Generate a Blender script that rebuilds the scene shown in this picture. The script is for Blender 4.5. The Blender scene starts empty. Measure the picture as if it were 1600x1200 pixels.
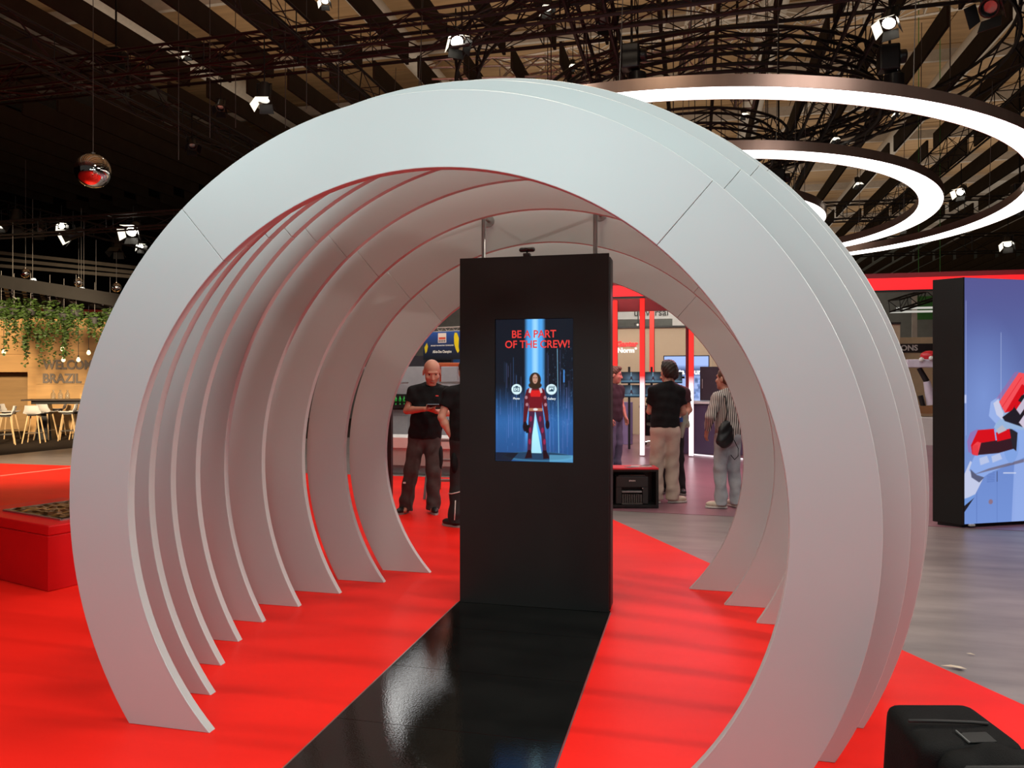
import bpy, bmesh, math, random
import numpy as np
from mathutils import Vector, Matrix

sc = bpy.context.scene
COL = sc.collection
PI = math.pi

# ------------------------------------------------------------------ camera, world, lights, exposure
FPX, HZ, EYE, TH = 1200.0, 590.0, 1.62, math.atan(285 / 1200.0)
cam_data = bpy.data.cameras.new('camera')
cam = bpy.data.objects.new('camera', cam_data)
COL.objects.link(cam)
cam.location = (0, 0, EYE)
cam.rotation_euler = (PI / 2, 0, TH)
cam_data.sensor_fit = 'HORIZONTAL'
cam_data.sensor_width = 36.0
cam_data.lens = 36.0 * FPX / 1600.0
cam_data.shift_y = -(600 - HZ) / 1600.0
cam_data.clip_end = 200
sc.camera = cam

world = bpy.data.worlds.new('hall_ambient')
sc.world = world
world.use_nodes = True
wbg = world.node_tree.nodes['Background']
wbg.inputs[0].default_value = (0.95, 0.90, 0.84, 1)
wbg.inputs[1].default_value = 0.03

sc.view_settings.view_transform = 'Standard'
sc.view_settings.look = 'None'
sc.view_settings.exposure = 0.06
sc.view_settings.gamma = 1.0
sc.view_settings.use_curve_mapping = False


def light(name, kind, loc, target, power, color=(1, 1, 1), size=1.0, size_y=None, spot=None, blend=0.3):
    ld = bpy.data.lights.new(name, kind)
    ld.energy = power
    ld.color = color
    if kind == 'AREA':
        ld.size = size
        if size_y:
            ld.shape = 'RECTANGLE'
            ld.size_y = size_y
        else:
            ld.shape = 'DISK'
    else:
        ld.shadow_soft_size = size
    if kind == 'SPOT':
        ld.spot_size = spot
        ld.spot_blend = blend
    o = bpy.data.objects.new(name, ld)
    COL.objects.link(o)
    o.location = loc
    d = Vector(target) - Vector(loc)
    o.rotation_euler = d.to_track_quat('-Z', 'Y').to_euler()
    return o


# unseen lights in place of hall lamps; several are added fill
light('front_rig', 'AREA', (-1.2, -0.3, 3.4), (-1.2, 3.1, 1.8), 54, (0.78, 1.0, 1.0), 2.4, 0.8)
light('front_fill_left', 'AREA', (-4.4, 0.6, 4.0), (-2.2, 3.1, 1.9), 54, (0.78, 1.0, 1.0), 2.0, 0.8)  # this and the next: side fills added to brighten the front ring's flanks
light('front_fill_right', 'AREA', (2.2, 0.6, 4.0), (0.0, 3.1, 1.9), 64, (0.80, 0.98, 1.0), 2.0, 0.8)
light('front_floor_rig', 'AREA', (-0.9, 1.8, 6.2), (-0.9, 2.0, 0.0), 66, (1.0, 0.93, 0.85), 2.0)
light('overhead_rig', 'AREA', (-0.9, 4.2, 9.3), (-1.0, 4.2, 0.0), 190, (1.0, 0.80, 0.58), 1.5)
light('spot_from_right', 'SPOT', (8.0, 3.3, 5.6), (-1.3, 4.4, 0.4), 1500, (1.0, 0.90, 0.80), 0.09, None, 0.9, 0.4)
light('spot_from_left', 'SPOT', (-9.5, 2.5, 8.0), (-0.6, 5.0, 0.2), 520, (1.0, 0.88, 0.74), 0.10, None, 0.7, 0.5)
light('visitor_rig', 'AREA', (-2.8, 8.6, 6.0), (-2.8, 9.0, 0.0), 60, (1.0, 0.92, 0.82), 1.6)
light('bar_rig', 'SPOT', (-10.0, 7.0, 4.1), (-18.6, 19.0, 1.45), 10500, (1.0, 0.76, 0.48), 0.5, None, 0.62, 0.6)
light('bar_floor_rig', 'SPOT', (-11.5, 11.5, 6.3), (-11.3, 11.6, 0), 1900, (1.0, 0.80, 0.56), 0.6, None, 1.0, 0.8)
light('stand_red_rig', 'AREA', (0.2, 12.6, 3.15), (0.2, 12.2, 0), 90, (1.0, 0.30, 0.42), 2.5)
light('stand_wall_rig', 'AREA', (-1.5, 18.2, 4.8), (-2.0, 22.0, 2.0), 150, (1.0, 0.86, 0.72), 2.5)
light('rear_rig', 'AREA', (0.0, 24.0, 7.5), (0.0, 28.0, 3.5), 260, (1.0, 0.95, 0.86), 3.0)
light('right_floor_rig', 'AREA', (4.0, 6.0, 7.0), (3.5, 6.0, 0), 110, (1.0, 0.91, 0.88), 3.0)
light('machine_rig', 'AREA', (-5.5, 12.5, 5.5), (-5.0, 16.0, 1.5), 150, (1.0, 0.96, 0.9), 2.5)
light('roof_fill', 'AREA', (4.0, 24.0, 10.6), (4.0, 24.0, 14.0), 1600, (1.0, 0.86, 0.68), 26.0, 44.0)  # fill panels added above the boards, here and below, to brighten the plywood
light('roof_fill_left', 'AREA', (-15.0, 15.0, 10.6), (-15.0, 15.0, 14.0), 420, (1.0, 0.84, 0.64), 12.0, 26.0)
light('roof_fill_far', 'AREA', (8.0, 60.0, 10.6), (8.0, 60.0, 14.0), 1500, (1.0, 0.90, 0.76), 30.0, 34.0)

# ------------------------------------------------------------------ helpers


def ray(px, py):
    a = (px - 800.0) / FPX
    return Vector((math.cos(TH) * a - math.sin(TH), math.sin(TH) * a + math.cos(TH), -(py - HZ) / FPX))


def at(px, py, d):
    """point seen at (px, py) at depth d metres"""
    return ray(px, py) * d + Vector((0, 0, EYE))


def onfloor(px, py, z=0.0):
    return at(px, py, FPX * (EYE - z) / (py - HZ))


def onY(px, py, Y):
    r = ray(px, py)
    return r * (Y / r.y) + Vector((0, 0, EYE))


def lin(c):
    return tuple((v / 12.92 if v <= 0.04045 else ((v + 0.055) / 1.055) ** 2.4) for v in c)


def srgb(r, g, b):
    return lin((r / 255.0, g / 255.0, b / 255.0))


_mats = {}


def mat(name, color, rough=0.5, metal=0.0, spec=0.5, noise=0.06, scale=6.0, bump=0.0, bscale=60.0, coat=0.0,
        trans=0.0, stretch=None):
    """principled material with a procedural colour variation and optional fine relief"""
    if name in _mats:
        return _mats[name]
    m = bpy.data.materials.new(name)
    m.use_nodes = True
    nt = m.node_tree
    b = nt.nodes['Principled BSDF']
    b.inputs['Roughness'].default_value = rough
    b.inputs['Metallic'].default_value = metal
    b.inputs['Specular IOR Level'].default_value = spec
    b.inputs['Coat Weight'].default_value = coat
    b.inputs['Transmission Weight'].default_value = trans
    tc = nt.nodes.new('ShaderNodeTexCoord')
    mp = nt.nodes.new('ShaderNodeMapping')
    nt.links.new(tc.outputs['Object'], mp.inputs[0])
    if stretch:
        mp.inputs['Scale'].default_value = stretch
    n = nt.nodes.new('ShaderNodeTexNoise')
    n.inputs['Scale'].default_value = scale
    n.inputs['Detail'].default_value = 4
    nt.links.new(mp.outputs[0], n.inputs['Vector'])
    r = nt.nodes.new('ShaderNodeValToRGB')
    r.color_ramp.elements[0].position = 0.3
    r.color_ramp.elements[1].position = 0.7
    r.color_ramp.elements[0].color = tuple(max(0, v * (1 - noise)) for v in color) + (1,)
    r.color_ramp.elements[1].color = tuple(min(1, v * (1 + noise)) for v in color) + (1,)
    nt.links.new(n.outputs['Fac'], r.inputs[0])
    nt.links.new(r.outputs[0], b.inputs['Base Color'])
    if bump:
        n2 = nt.nodes.new('ShaderNodeTexNoise')
        n2.inputs['Scale'].default_value = bscale
        n2.inputs['Detail'].default_value = 3
        nt.links.new(mp.outputs[0], n2.inputs['Vector'])
        bp = nt.nodes.new('ShaderNodeBump')
        bp.inputs['Strength'].default_value = bump
        bp.inputs['Distance'].default_value = 0.01
        nt.links.new(n2.outputs['Fac'], bp.inputs['Height'])
        nt.links.new(bp.outputs[0], b.inputs['Normal'])
    _mats[name] = m
    return m


def emis(name, color, strength, base=(0.02, 0.02, 0.02)):
    if name in _mats:
        return _mats[name]
    m = bpy.data.materials.new(name)
    m.use_nodes = True
    b = m.node_tree.nodes['Principled BSDF']
    b.inputs['Base Color'].default_value = tuple(base) + (1,)
    b.inputs['Emission Color'].default_value = tuple(color) + (1,)
    b.inputs['Emission Strength'].default_value = strength
    b.inputs['Roughness'].default_value = 0.4
    _mats[name] = m
    return m


def screen_mat(name, strength, rough=0.12, spec=0.5):
    """a lit screen: the picture is stored on the panel's own points"""
    m = bpy.data.materials.new(name)
    m.use_nodes = True
    nt = m.node_tree
    b = nt.nodes['Principled BSDF']
    a = nt.nodes.new('ShaderNodeAttribute')
    a.attribute_name = 'picture'
    nt.links.new(a.outputs['Color'], b.inputs['Emission Color'])
    b.inputs['Emission Strength'].default_value = strength
    b.inputs['Base Color'].default_value = (0.01, 0.01, 0.01, 1)
    b.inputs['Roughness'].default_value = rough
    b.inputs['Specular IOR Level'].default_value = spec
    return m


def print_mat(name, rough=0.6):
    m = bpy.data.materials.new(name)
    m.use_nodes = True
    nt = m.node_tree
    b = nt.nodes['Principled BSDF']
    a = nt.nodes.new('ShaderNodeAttribute')
    a.attribute_name = 'picture'
    nt.links.new(a.outputs['Color'], b.inputs['Base Color'])
    b.inputs['Roughness'].default_value = rough
    return m


def link(o, parent=None):
    COL.objects.link(o)
    if parent is not None:
        o.parent = parent
    return o


def tag(o, label=None, cat=None, group=None, kind=None):
    if label:
        o['label'] = label
    if cat:
        o['category'] = cat
    if group:
        o['group'] = group
    if kind:
        o['kind'] = kind
    return o


def thing(name, label, cat, loc=(0, 0, 0), rz=0.0, group=None):
    o = bpy.data.objects.new(name, None)
    COL.objects.link(o)
    o.empty_display_size = 0.1
    o.location = loc
    o.rotation_euler = (0, 0, rz)
    return tag(o, label, cat, group)


def copy_tree(o, parent=None):
    c = o.copy()
    COL.objects.link(c)
    if parent is not None:
        c.parent = parent
    for ch in list(o.children):
        copy_tree(ch, c)
    return c


def basis(d):
    d = Vector(d).normalized()
    u = d.cross(Vector((0, 0, 1)))
    if u.length < 1e-4:
        u = Vector((1, 0, 0))
    u.normalize()
    return d, u, d.cross(u).normalized()


class MB:
    """collects shapes; build() links them as one mesh object"""

    def __init__(s):
        s.v, s.f = [], []

    def add(s, verts, faces):
        n = len(s.v)
        s.v.extend([tuple(p) for p in verts])
        s.f.extend([tuple(i + n for i in fc) for fc in faces])
        return s

    def box(s, c, size, rz=0.0, M=None):
        hx, hy, hz = size[0] / 2, size[1] / 2, size[2] / 2
        pts = [Vector((x, y, z)) for x in (-hx, hx) for y in (-hy, hy) for z in (-hz, hz)]
        R = M if M is not None else Matrix.Rotation(rz, 3, 'Z')
        pts = [R @ p + Vector(c) for p in pts]
        return s.add(pts, [(0, 1, 3, 2), (4, 6, 7, 5), (0, 4, 5, 1), (2, 3, 7, 6), (0, 2, 6, 4), (1, 5, 7, 3)])

    def bar(s, a, b, w, h):
        a, b = Vector(a), Vector(b)
        d, u, v = basis(b - a)
        M = Matrix((u, v, d)).transposed()
        return s.box((a + b) / 2, (w, h, (b - a).length), M=M)

    def tube(s, a, b, r, n=8, r2=None, cap=True):
        a, b = Vector(a), Vector(b)
        r2 = r if r2 is None else r2
        d, u, v = basis(b - a)
        pts = []
        for p, rr in ((a, r), (b, r2)):
            for k in range(n):
                t = 2 * PI * k / n
                pts.append(p + (u * math.cos(t) + v * math.sin(t)) * rr)
        fs = [(k, k + n, (k + 1) % n + n, (k + 1) % n) for k in range(n)]
        if cap:
            fs += [tuple(range(n)), tuple(range(2 * n - 1, n - 1, -1))]
        return s.add(pts, fs)

    def path(s, pts, r, n=6, closed=False):
        pts = [Vector(p) for p in pts]
        m = len(pts)
        vs = []
        for i, p in enumerate(pts):
            if closed:
                t = pts[(i + 1) % m] - pts[i - 1]
            else:
                t = pts[min(i + 1, m - 1)] - pts[max(i - 1, 0)]
            d, u, v = basis(t)
            for k in range(n):
                a = 2 * PI * k / n
                vs.append(p + (u * math.cos(a) + v * math.sin(a)) * r)
        fs = []
        for i in range(m if closed else m - 1):
            j = (i + 1) % m
            for k in range(n):
                fs.append((i * n + k, j * n + k, j * n + (k + 1) % n, i * n + (k + 1) % n))
        if not closed:
            fs += [tuple(range(n - 1, -1, -1)), tuple((m - 1) * n + k for k in range(n))]
        return s.add(vs, fs)

    def lathe(s, prof, c=(0, 0, 0), n=20, axis='Z', closed=False):
        c = Vector(c)
        vs = []
        for r, z in prof:
            for k in range(n):
                a = 2 * PI * k / n
                p = Vector((r * math.cos(a), r * math.sin(a), z))
                if axis == 'Y':
                    p = Vector((p.x, p.z, p.y))
                if axis == 'X':
                    p = Vector((p.z, p.x, p.y))
                vs.append(c + p)
        m = len(prof)
        fs = []
        for i in range(m if closed else m - 1):
            j = (i + 1) % m
            for k in range(n):
                fs.append((i * n + k, i * n + (k + 1) % n, j * n + (k + 1) % n, j * n + k))
        if not closed:
            fs += [tuple(range(n - 1, -1, -1)), tuple((m - 1) * n + k for k in range(n))]
        return s.add(vs, fs)

    def prism(s, poly, h, z0=0.0, M=None):
        """polygon in xy, raised along z"""
        n = len(poly)
        vs = [Vector((p[0], p[1], z0)) for p in poly] + [Vector((p[0], p[1], z0 + h)) for p in poly]
        if M is not None:
            vs = [M @ p for p in vs]
        fs = [tuple(range(n - 1, -1, -1)), tuple(range(n, 2 * n))]
        fs += [(k, (k + 1) % n, (k + 1) % n + n, k + n) for k in range(n)]
        return s.add(vs, fs)

    def ball(s, c, r, n=16, sq=(1, 1, 1)):
        m = n // 2
        prof = [(math.sin(PI * i / m), -math.cos(PI * i / m)) for i in range(m + 1)]
        prof[0] = (0.02, -1)
        prof[-1] = (0.02, 1)
        t = MB().lathe(prof, n=n)
        return s.add([Vector(c) + Vector((p[0] * sq[0], p[1] * sq[1], p[2] * sq[2])) * r for p in t.v], t.f)

    def mesh(s, name, m=None, smooth=False):
        me = bpy.data.meshes.new(name)
        me.from_pydata(s.v, [], s.f)
        bm = bmesh.new()
        bm.from_mesh(me)
        bmesh.ops.recalc_face_normals(bm, faces=bm.faces)
        bm.to_mesh(me)
        bm.free()
        if m:
            me.materials.append(m)
        if smooth:
            me.polygons.foreach_set('use_smooth', [True] * len(me.polygons))
            if smooth != 'all':
                me.set_sharp_from_angle(angle=math.radians(40))
        return me

    def build(s, name, m, parent=None, smooth=False, bevel=0.0, label=None, kind=None):
        o = bpy.data.objects.new(name, s.mesh(name, m, smooth))
        link(o, parent)
        if bevel:
            md = o.modifiers.new('edge', 'BEVEL')
            md.width = bevel
            md.segments = 2
            md.limit_method = 'ANGLE'
        return tag(o, label, kind=kind)


def structure(o):
    o['kind'] = 'structure'
    return o


def text(body, size, m, parent, loc, right=(1, 0, 0), up=(0, 0, 1), depth=0.003, name='lettering', bold=0.0, align='LEFT',
         sx=1.0, label=None):
    cu = bpy.data.curves.new('text', 'FONT')
    cu.body = body
    cu.size = size
    cu.extrude = depth
    cu.offset = bold
    cu.align_x = align
    cu.resolution_u = 3
    tmp = bpy.data.objects.new('tmp_text', cu)
    COL.objects.link(tmp)
    dg = bpy.context.evaluated_depsgraph_get()
    me = bpy.data.meshes.new_from_object(tmp.evaluated_get(dg))
    bpy.data.objects.remove(tmp)
    bpy.data.curves.remove(cu)
    r, u = Vector(right).normalized(), Vector(up).normalized()
    n = r.cross(u)
    M = Matrix(((r.x * sx, u.x, n.x, loc[0]), (r.y * sx, u.y, n.y, loc[1]), (r.z * sx, u.z, n.z, loc[2]), (0, 0, 0, 1)))
    me.transform(M)
    me.materials.clear()
    me.materials.append(m)
    me.name = name
    o = bpy.data.objects.new(name, me)
    link(o, parent)
    return tag(o, label)


# ---- flat pictures for screens and printed boards
class Canvas:
    def __init__(s, w, h, color=(0, 0, 0)):
        s.w, s.h = w, h
        s.a = np.zeros((h, w, 3)) + np.array(color)
        # u to the right, v upwards, both 0..1
        s.U, s.V = np.meshgrid(np.linspace(0, 1, w), np.linspace(0, 1, h))

    def blend(s, mask, color):
        mask = np.clip(mask, 0, 1)[..., None]
        s.a = s.a * (1 - mask) + np.array(color) * mask
        return s

    def add(s, mask, color):
        s.a = s.a + np.clip(mask, 0, 1)[..., None] * np.array(color)
        return s

    def poly(s, pts, color, alpha=1.0):
        X, Y = s.U * s.w, s.V * s.h
        P = [(p[0] * s.w, p[1] * s.h) for p in pts]
        ins = np.zeros(X.shape, bool)
        dist = np.full(X.shape, 1e9)
        n = len(P)
        for i in range(n):
            x0, y0 = P[i]
            x1, y1 = P[(i + 1) % n]
            c = ((y0 > Y) != (y1 > Y))
            xi = (x1 - x0) * (Y - y0) / ((y1 - y0) if abs(y1 - y0) > 1e-9 else 1e-9) + x0
            ins ^= c & (X < xi)
            t = np.clip(((X - x0) * (x1 - x0) + (Y - y0) * (y1 - y0)) / max((x1 - x0) ** 2 + (y1 - y0) ** 2, 1e-9), 0, 1)
            dist = np.minimum(dist, np.hypot(X - x0 - t * (x1 - x0), Y - y0 - t * (y1 - y0)))
        sd = np.where(ins, -dist, dist)
        return s.blend(np.clip(0.5 - sd, 0, 1) * alpha, color)

    def ell(s, c, r, color, alpha=1.0, soft=0.0):
        q = np.hypot((s.U - c[0]) / r[0], (s.V - c[1]) / r[1])
        if soft:
            return s.blend(np.clip((1 - q) / soft, 0, 1) * alpha, color)
        return s.blend(np.clip(0.5 - (q - 1) * min(r[0] * s.w, r[1] * s.h), 0, 1) * alpha, color)

    def line(s, p, q, wpx, color, alpha=1.0):
        X, Y = s.U * s.w, s.V * s.h
        x0, y0, x1, y1 = p[0] * s.w, p[1] * s.h, q[0] * s.w, q[1] * s.h
        t = np.clip(((X - x0) * (x1 - x0) + (Y - y0) * (y1 - y0)) / max((x1 - x0) ** 2 + (y1 - y0) ** 2, 1e-9), 0, 1)
        d = np.hypot(X - x0 - t * (x1 - x0), Y - y0 - t * (y1 - y0))
        return s.blend(np.clip(wpx / 2 + 0.5 - d, 0, 1) * alpha, color)


def picture(name, cv, org, right, up, m, parent=None):
    """a flat grid whose points carry the colours of the canvas (sRGB 0..1)"""
    h, w = cv.h, cv.w
    org, right, up = np.array(org), np.array(right), np.array(up)
    co = org[None, None] + cv.U[..., None] * right + cv.V[..., None] * up
    me = bpy.data.meshes.new(name)
    idx = np.arange(w * h).reshape(h, w)
    q = np.stack([idx[:-1, :-1], idx[:-1, 1:], idx[1:, 1:], idx[1:, :-1]], -1).reshape(-1, 4)
    me.vertices.add(w * h)
    me.vertices.foreach_set('co', co.reshape(-1).astype(np.float32))
    me.loops.add(q.size)
    me.loops.foreach_set('vertex_index', q.reshape(-1).astype(np.int32))
    me.polygons.add(len(q))
    me.polygons.foreach_set('loop_start', np.arange(0, q.size, 4, dtype=np.int32))
    me.update(calc_edges=True)
    a = np.clip(cv.a, 0, 4)
    l = np.where(a <= 0.04045, a / 12.92, ((a + 0.055) / 1.055) ** 2.4)
    at_ = me.color_attributes.new('picture', 'FLOAT_COLOR', 'POINT')
    at_.data.foreach_set('color', np.concatenate([l, np.ones((h, w, 1))], -1).reshape(-1).astype(np.float32))
    me.materials.append(m)
    o = bpy.data.objects.new(name, me)
    link(o, parent)
    return o


# ---- rounded bodies: blended solids turned into one closed skin
class Body:
    def __init__(s, lo, hi, res):
        s.lo, s.res = np.array(lo, float), res
        s.n = np.ceil((np.array(hi) - s.lo) / res).astype(int) + 1
        s.ax = [s.lo[i] + res * np.arange(s.n[i]) for i in range(3)]
        s.F = np.full(tuple(s.n), 1.0, np.float32)

    def _sub(s, lo, hi):
        i0 = np.clip(np.floor((np.array(lo) - s.lo) / s.res).astype(int), 0, s.n)
        i1 = np.clip(np.ceil((np.array(hi) - s.lo) / s.res).astype(int) + 1, 0, s.n)
        sl = tuple(slice(i0[k], max(i1[k], i0[k])) for k in range(3))
        X = s.ax[0][sl[0]][:, None, None]
        Y = s.ax[1][sl[1]][None, :, None]
        Z = s.ax[2][sl[2]][None, None, :]
        return sl, X, Y, Z

    def _join(s, sl, d, k, sub):
        F = s.F[sl]
        if F.size == 0:
            return
        if sub:
            h = np.clip(0.5 - 0.5 * (F + d) / k, 0, 1)
            s.F[sl] = F * (1 - h) - d * h + k * h * (1 - h)
        else:
            h = np.clip(0.5 + 0.5 * (F - d) / k, 0, 1)
            s.F[sl] = F * (1 - h) + d * h - k * h * (1 - h)

    def cone(s, a, b, ra, rb, k=0.02, flat=False, sub=False, sx=None):
        a, b = np.array(a, float), np.array(b, float)
        m = max(ra, rb) + k + 3 * s.res
        sl, X, Y, Z = s._sub(np.minimum(a, b) - m, np.maximum(a, b) + m)
        ab = b - a
        L2 = max(ab @ ab, 1e-9)
        t0 = ((X - a[0]) * ab[0] + (Y - a[1]) * ab[1] + (Z - a[2]) * ab[2]) / L2
        t = np.clip(t0, 0, 1)
        d = np.sqrt((X - a[0] - t * ab[0]) ** 2 + (Y - a[1] - t * ab[1]) ** 2 + (Z - a[2] - t * ab[2]) ** 2) - (ra + (rb - ra) * t)
        if flat:
            L = math.sqrt(L2)
            d = np.maximum(d, (t0 - 1) * L)
        s._join(sl, d, k, sub)
        return s

    def ell(s, c, r, R=None, k=0.02, sub=False):
        c, r = np.array(c, float), np.array(r, float)
        m = r.max() + k + 3 * s.res
        sl, X, Y, Z = s._sub(c - m, c + m)
        X, Y, Z = X - c[0], Y - c[1], Z - c[2]
        if R is not None:
            R = np.array(R)
            X, Y, Z = (R[0, 0] * X + R[1, 0] * Y + R[2, 0] * Z, R[0, 1] * X + R[1, 1] * Y + R[2, 1] * Z,
                       R[0, 2] * X + R[1, 2] * Y + R[2, 2] * Z)
        k0 = np.sqrt((X / r[0]) ** 2 + (Y / r[1]) ** 2 + (Z / r[2]) ** 2)
        k1 = np.sqrt((X / r[0] ** 2) ** 2 + (Y / r[1] ** 2) ** 2 + (Z / r[2] ** 2) ** 2) + 1e-9
        s._join(sl, k0 * (k0 - 1) / k1, k, sub)
        return s

    def cut(s, p, n, lo=None, hi=None):
        """keep the side the normal points away from"""
        p, n = np.array(p, float), np.array(n, float)
        sl, X, Y, Z = s._sub(s.lo if lo is None else lo, s.lo + s.n * s.res if hi is None else hi)
        d = (X - p[0]) * n[0] + (Y - p[1]) * n[1] + (Z - p[2]) * n[2]
        s.F[sl] = np.maximum(s.F[sl], d)
        return s

    def folds(s, amp, fn):
        X, Y, Z = s.ax[0][:, None, None], s.ax[1][None, :, None], s.ax[2][None, None, :]
        s.F = (s.F + amp * fn(X, Y, Z)).astype(np.float32)
        return s

    def mesh(s, name, m, smooth=True):
        F = s.F
        ins = F < 0
        nx, ny, nz = F.shape
        c = [(i, j, k) for i in (0, 1) for j in (0, 1) for k in (0, 1)]
        cnt = np.zeros((nx - 1, ny - 1, nz - 1), np.int8)
        for i, j, k in c:
            cnt += ins[i:nx - 1 + i, j:ny - 1 + j, k:nz - 1 + k]
        act = np.argwhere((cnt > 0) & (cnt < 8))
        vid = np.full(cnt.shape, -1, np.int64)
        vid[act[:, 0], act[:, 1], act[:, 2]] = np.arange(len(act))
        pos = np.zeros((len(act), 3))
        num = np.zeros(len(act))
        vals = {q: F[act[:, 0] + q[0], act[:, 1] + q[1], act[:, 2] + q[2]] for q in c}
        for q in c:
            for ax in range(3):
                if q[ax] == 0:
                    w = list(q)
                    w[ax] = 1
                    w = tuple(w)
                    a, b = vals[q], vals[w]
                    cr = (a < 0) != (b < 0)
                    t = np.where(cr, a / np.where(cr, a - b, 1), 0)
                    p = np.tile(np.array(q, float), (len(act), 1))
                    p[:, ax] = t
                    pos[cr] += p[cr]
                    num[cr] += 1
        pos = pos / num[:, None] + act
        co = s.lo + pos * s.res
        quads = []
        for ax in range(3):
            A = [slice(1, -1)] * 3
            A[ax] = slice(0, -1)
            B = [slice(1, -1)] * 3
            B[ax] = slice(1, None)
            a, b = ins[tuple(A)], ins[tuple(B)]
            off = np.array([1, 1, 1])
            off[ax] = 0
            o1, o2 = [x for x in range(3) if x != ax]
            for flip, msk in ((False, a & ~b), (True, ~a & b)):
                e = np.argwhere(msk) + off
                if len(e) == 0:
                    continue
                vs = []
                for d1, d2 in ((-1, -1), (0, -1), (0, 0), (-1, 0)):
                    g = e.copy()
                    g[:, o1] += d1
                    g[:, o2] += d2
                    vs.append(vid[g[:, 0], g[:, 1], g[:, 2]])
                qd = np.stack(vs, 1)
                if flip != (ax == 1):
                    qd = qd[:, ::-1]
                quads.append(qd)
        q = np.concatenate(quads)
        me = bpy.data.meshes.new(name)
        me.vertices.add(len(co))
        me.vertices.foreach_set('co', co.reshape(-1).astype(np.float32))
        me.loops.add(q.size)
        me.loops.foreach_set('vertex_index', q.reshape(-1).astype(np.int32))
        me.polygons.add(len(q))
        me.polygons.foreach_set('loop_start', np.arange(0, q.size, 4, dtype=np.int32))
        me.update(calc_edges=True)
        me.validate()
        if smooth:
            me.polygons.foreach_set('use_smooth', [True] * len(me.polygons))
        me.materials.append(m)
        return me

    def build(s, name, m, parent=None, label=None):
        o = bpy.data.objects.new(name, s.mesh(name, m))
        link(o, parent)
        return tag(o, label)

# ------------------------------------------------------------------ materials
M_RED = mat('red_vinyl', (0.95, 0.018, 0.011), 0.42, spec=0.10, noise=0.16, scale=0.9, bump=0.04, bscale=14, stretch=(0.5, 1.6, 1))
M_GLOSS = mat('glossy_black_vinyl', (0.006, 0.006, 0.0055), 0.05, spec=0.8, noise=0.4, scale=3, bump=0.035, bscale=120)
M_GREY_FLOOR = mat('worn_grey_concrete', (0.235, 0.205, 0.195), 0.36, spec=0.4, noise=0.22, scale=2.2, bump=0.05, bscale=10, stretch=(0.6, 2.0, 1))
M_STAND_FLOOR = mat('dark_satin_stand_floor', (0.25, 0.12, 0.15), 0.30, spec=0.45, noise=0.12, scale=2)
M_CARPET = mat('dark_brown_carpet', (0.040, 0.030, 0.024), 0.95, spec=0.1, noise=0.3, scale=8, bump=0.3, bscale=300, stretch=(0.4, 2, 1))
M_ARCH = mat('satin_silver_white_laminate', (0.57, 0.60, 0.595), 0.46, metal=0.18, spec=0.45, noise=0.015, scale=2)
M_BLACK = mat('matt_black_laminate', (0.015, 0.0148, 0.0142), 0.5, spec=0.3, noise=0.12, scale=2)
M_BLACK2 = mat('black_plastic', (0.012, 0.012, 0.012), 0.35, spec=0.5, noise=0.2, scale=8)
M_STEEL = mat('brushed_steel', (0.42, 0.41, 0.39), 0.32, metal=0.9, noise=0.08, scale=12)
M_CHROME = mat('mirror_chrome', (0.82, 0.80, 0.76), 0.05, metal=1.0, noise=0.02)
M_TRUSS = mat('black_painted_truss', (0.016, 0.014, 0.013), 0.5, metal=0.2, spec=0.4, noise=0.2)
M_TRUSS_R = mat('maroon_painted_truss', (0.022, 0.008, 0.009), 0.5, metal=0.1, spec=0.4, noise=0.2)
M_TRUSS_S = mat('aluminium_truss', (0.56, 0.50, 0.43), 0.38, metal=0.7, noise=0.1)
M_BAFFLE = mat('dark_brown_acoustic_board', (0.052, 0.041, 0.031), 0.85, spec=0.15, noise=0.12, scale=2)
M_WIRE = mat('steel_wire', (0.16, 0.15, 0.14), 0.5, metal=0.5, noise=0.05)
M_BRONZE = mat('brushed_bronze_lamp_housing', (0.36, 0.25, 0.20), 0.30, metal=0.75, noise=0.10, scale=4, stretch=(1, 1, 0.2))
M_WOODC = mat('warm_plywood_ceiling', (0.42, 0.26, 0.13), 0.6, spec=0.3, noise=0.18, scale=1.2, stretch=(0.35, 3, 1))
M_PALE = mat('pale_painted_steel', (0.46, 0.40, 0.34), 0.5, noise=0.08)
M_WHITE = mat('white_plastic', (0.74, 0.73, 0.70), 0.4, noise=0.03)
M_GREYP = mat('grey_painted_panel', (0.30, 0.31, 0.32), 0.5, noise=0.06)
M_OAK = mat('warm_oak_veneer', (0.62, 0.36, 0.14), 0.5, spec=0.35, noise=0.12, scale=1.5, stretch=(0.5, 0.5, 5))
M_LAMP = emis('white_lamp_diffuser', (1.0, 0.985, 0.96), 4.4)
M_LENS = emis('lit_lamp_lens', (1.0, 0.93, 0.80), 30.0)
M_DOOR_GLOW = emis('barn_door_glow', (1.0, 0.90, 0.72), 1.3)  # door's own glow stands in for lamplight falling on it

# ------------------------------------------------------------------ the hall: floor
fl = MB().box((0, 35, -0.056), (80, 100, 0.1)).build('floor', M_GREY_FLOOR)
structure(fl)


def edge_x(Y):                       # the red floor's right-hand border
    return -0.90 + (Y - 8.79) * (1.59 + 0.90) / (4.28 - 8.79)


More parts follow.
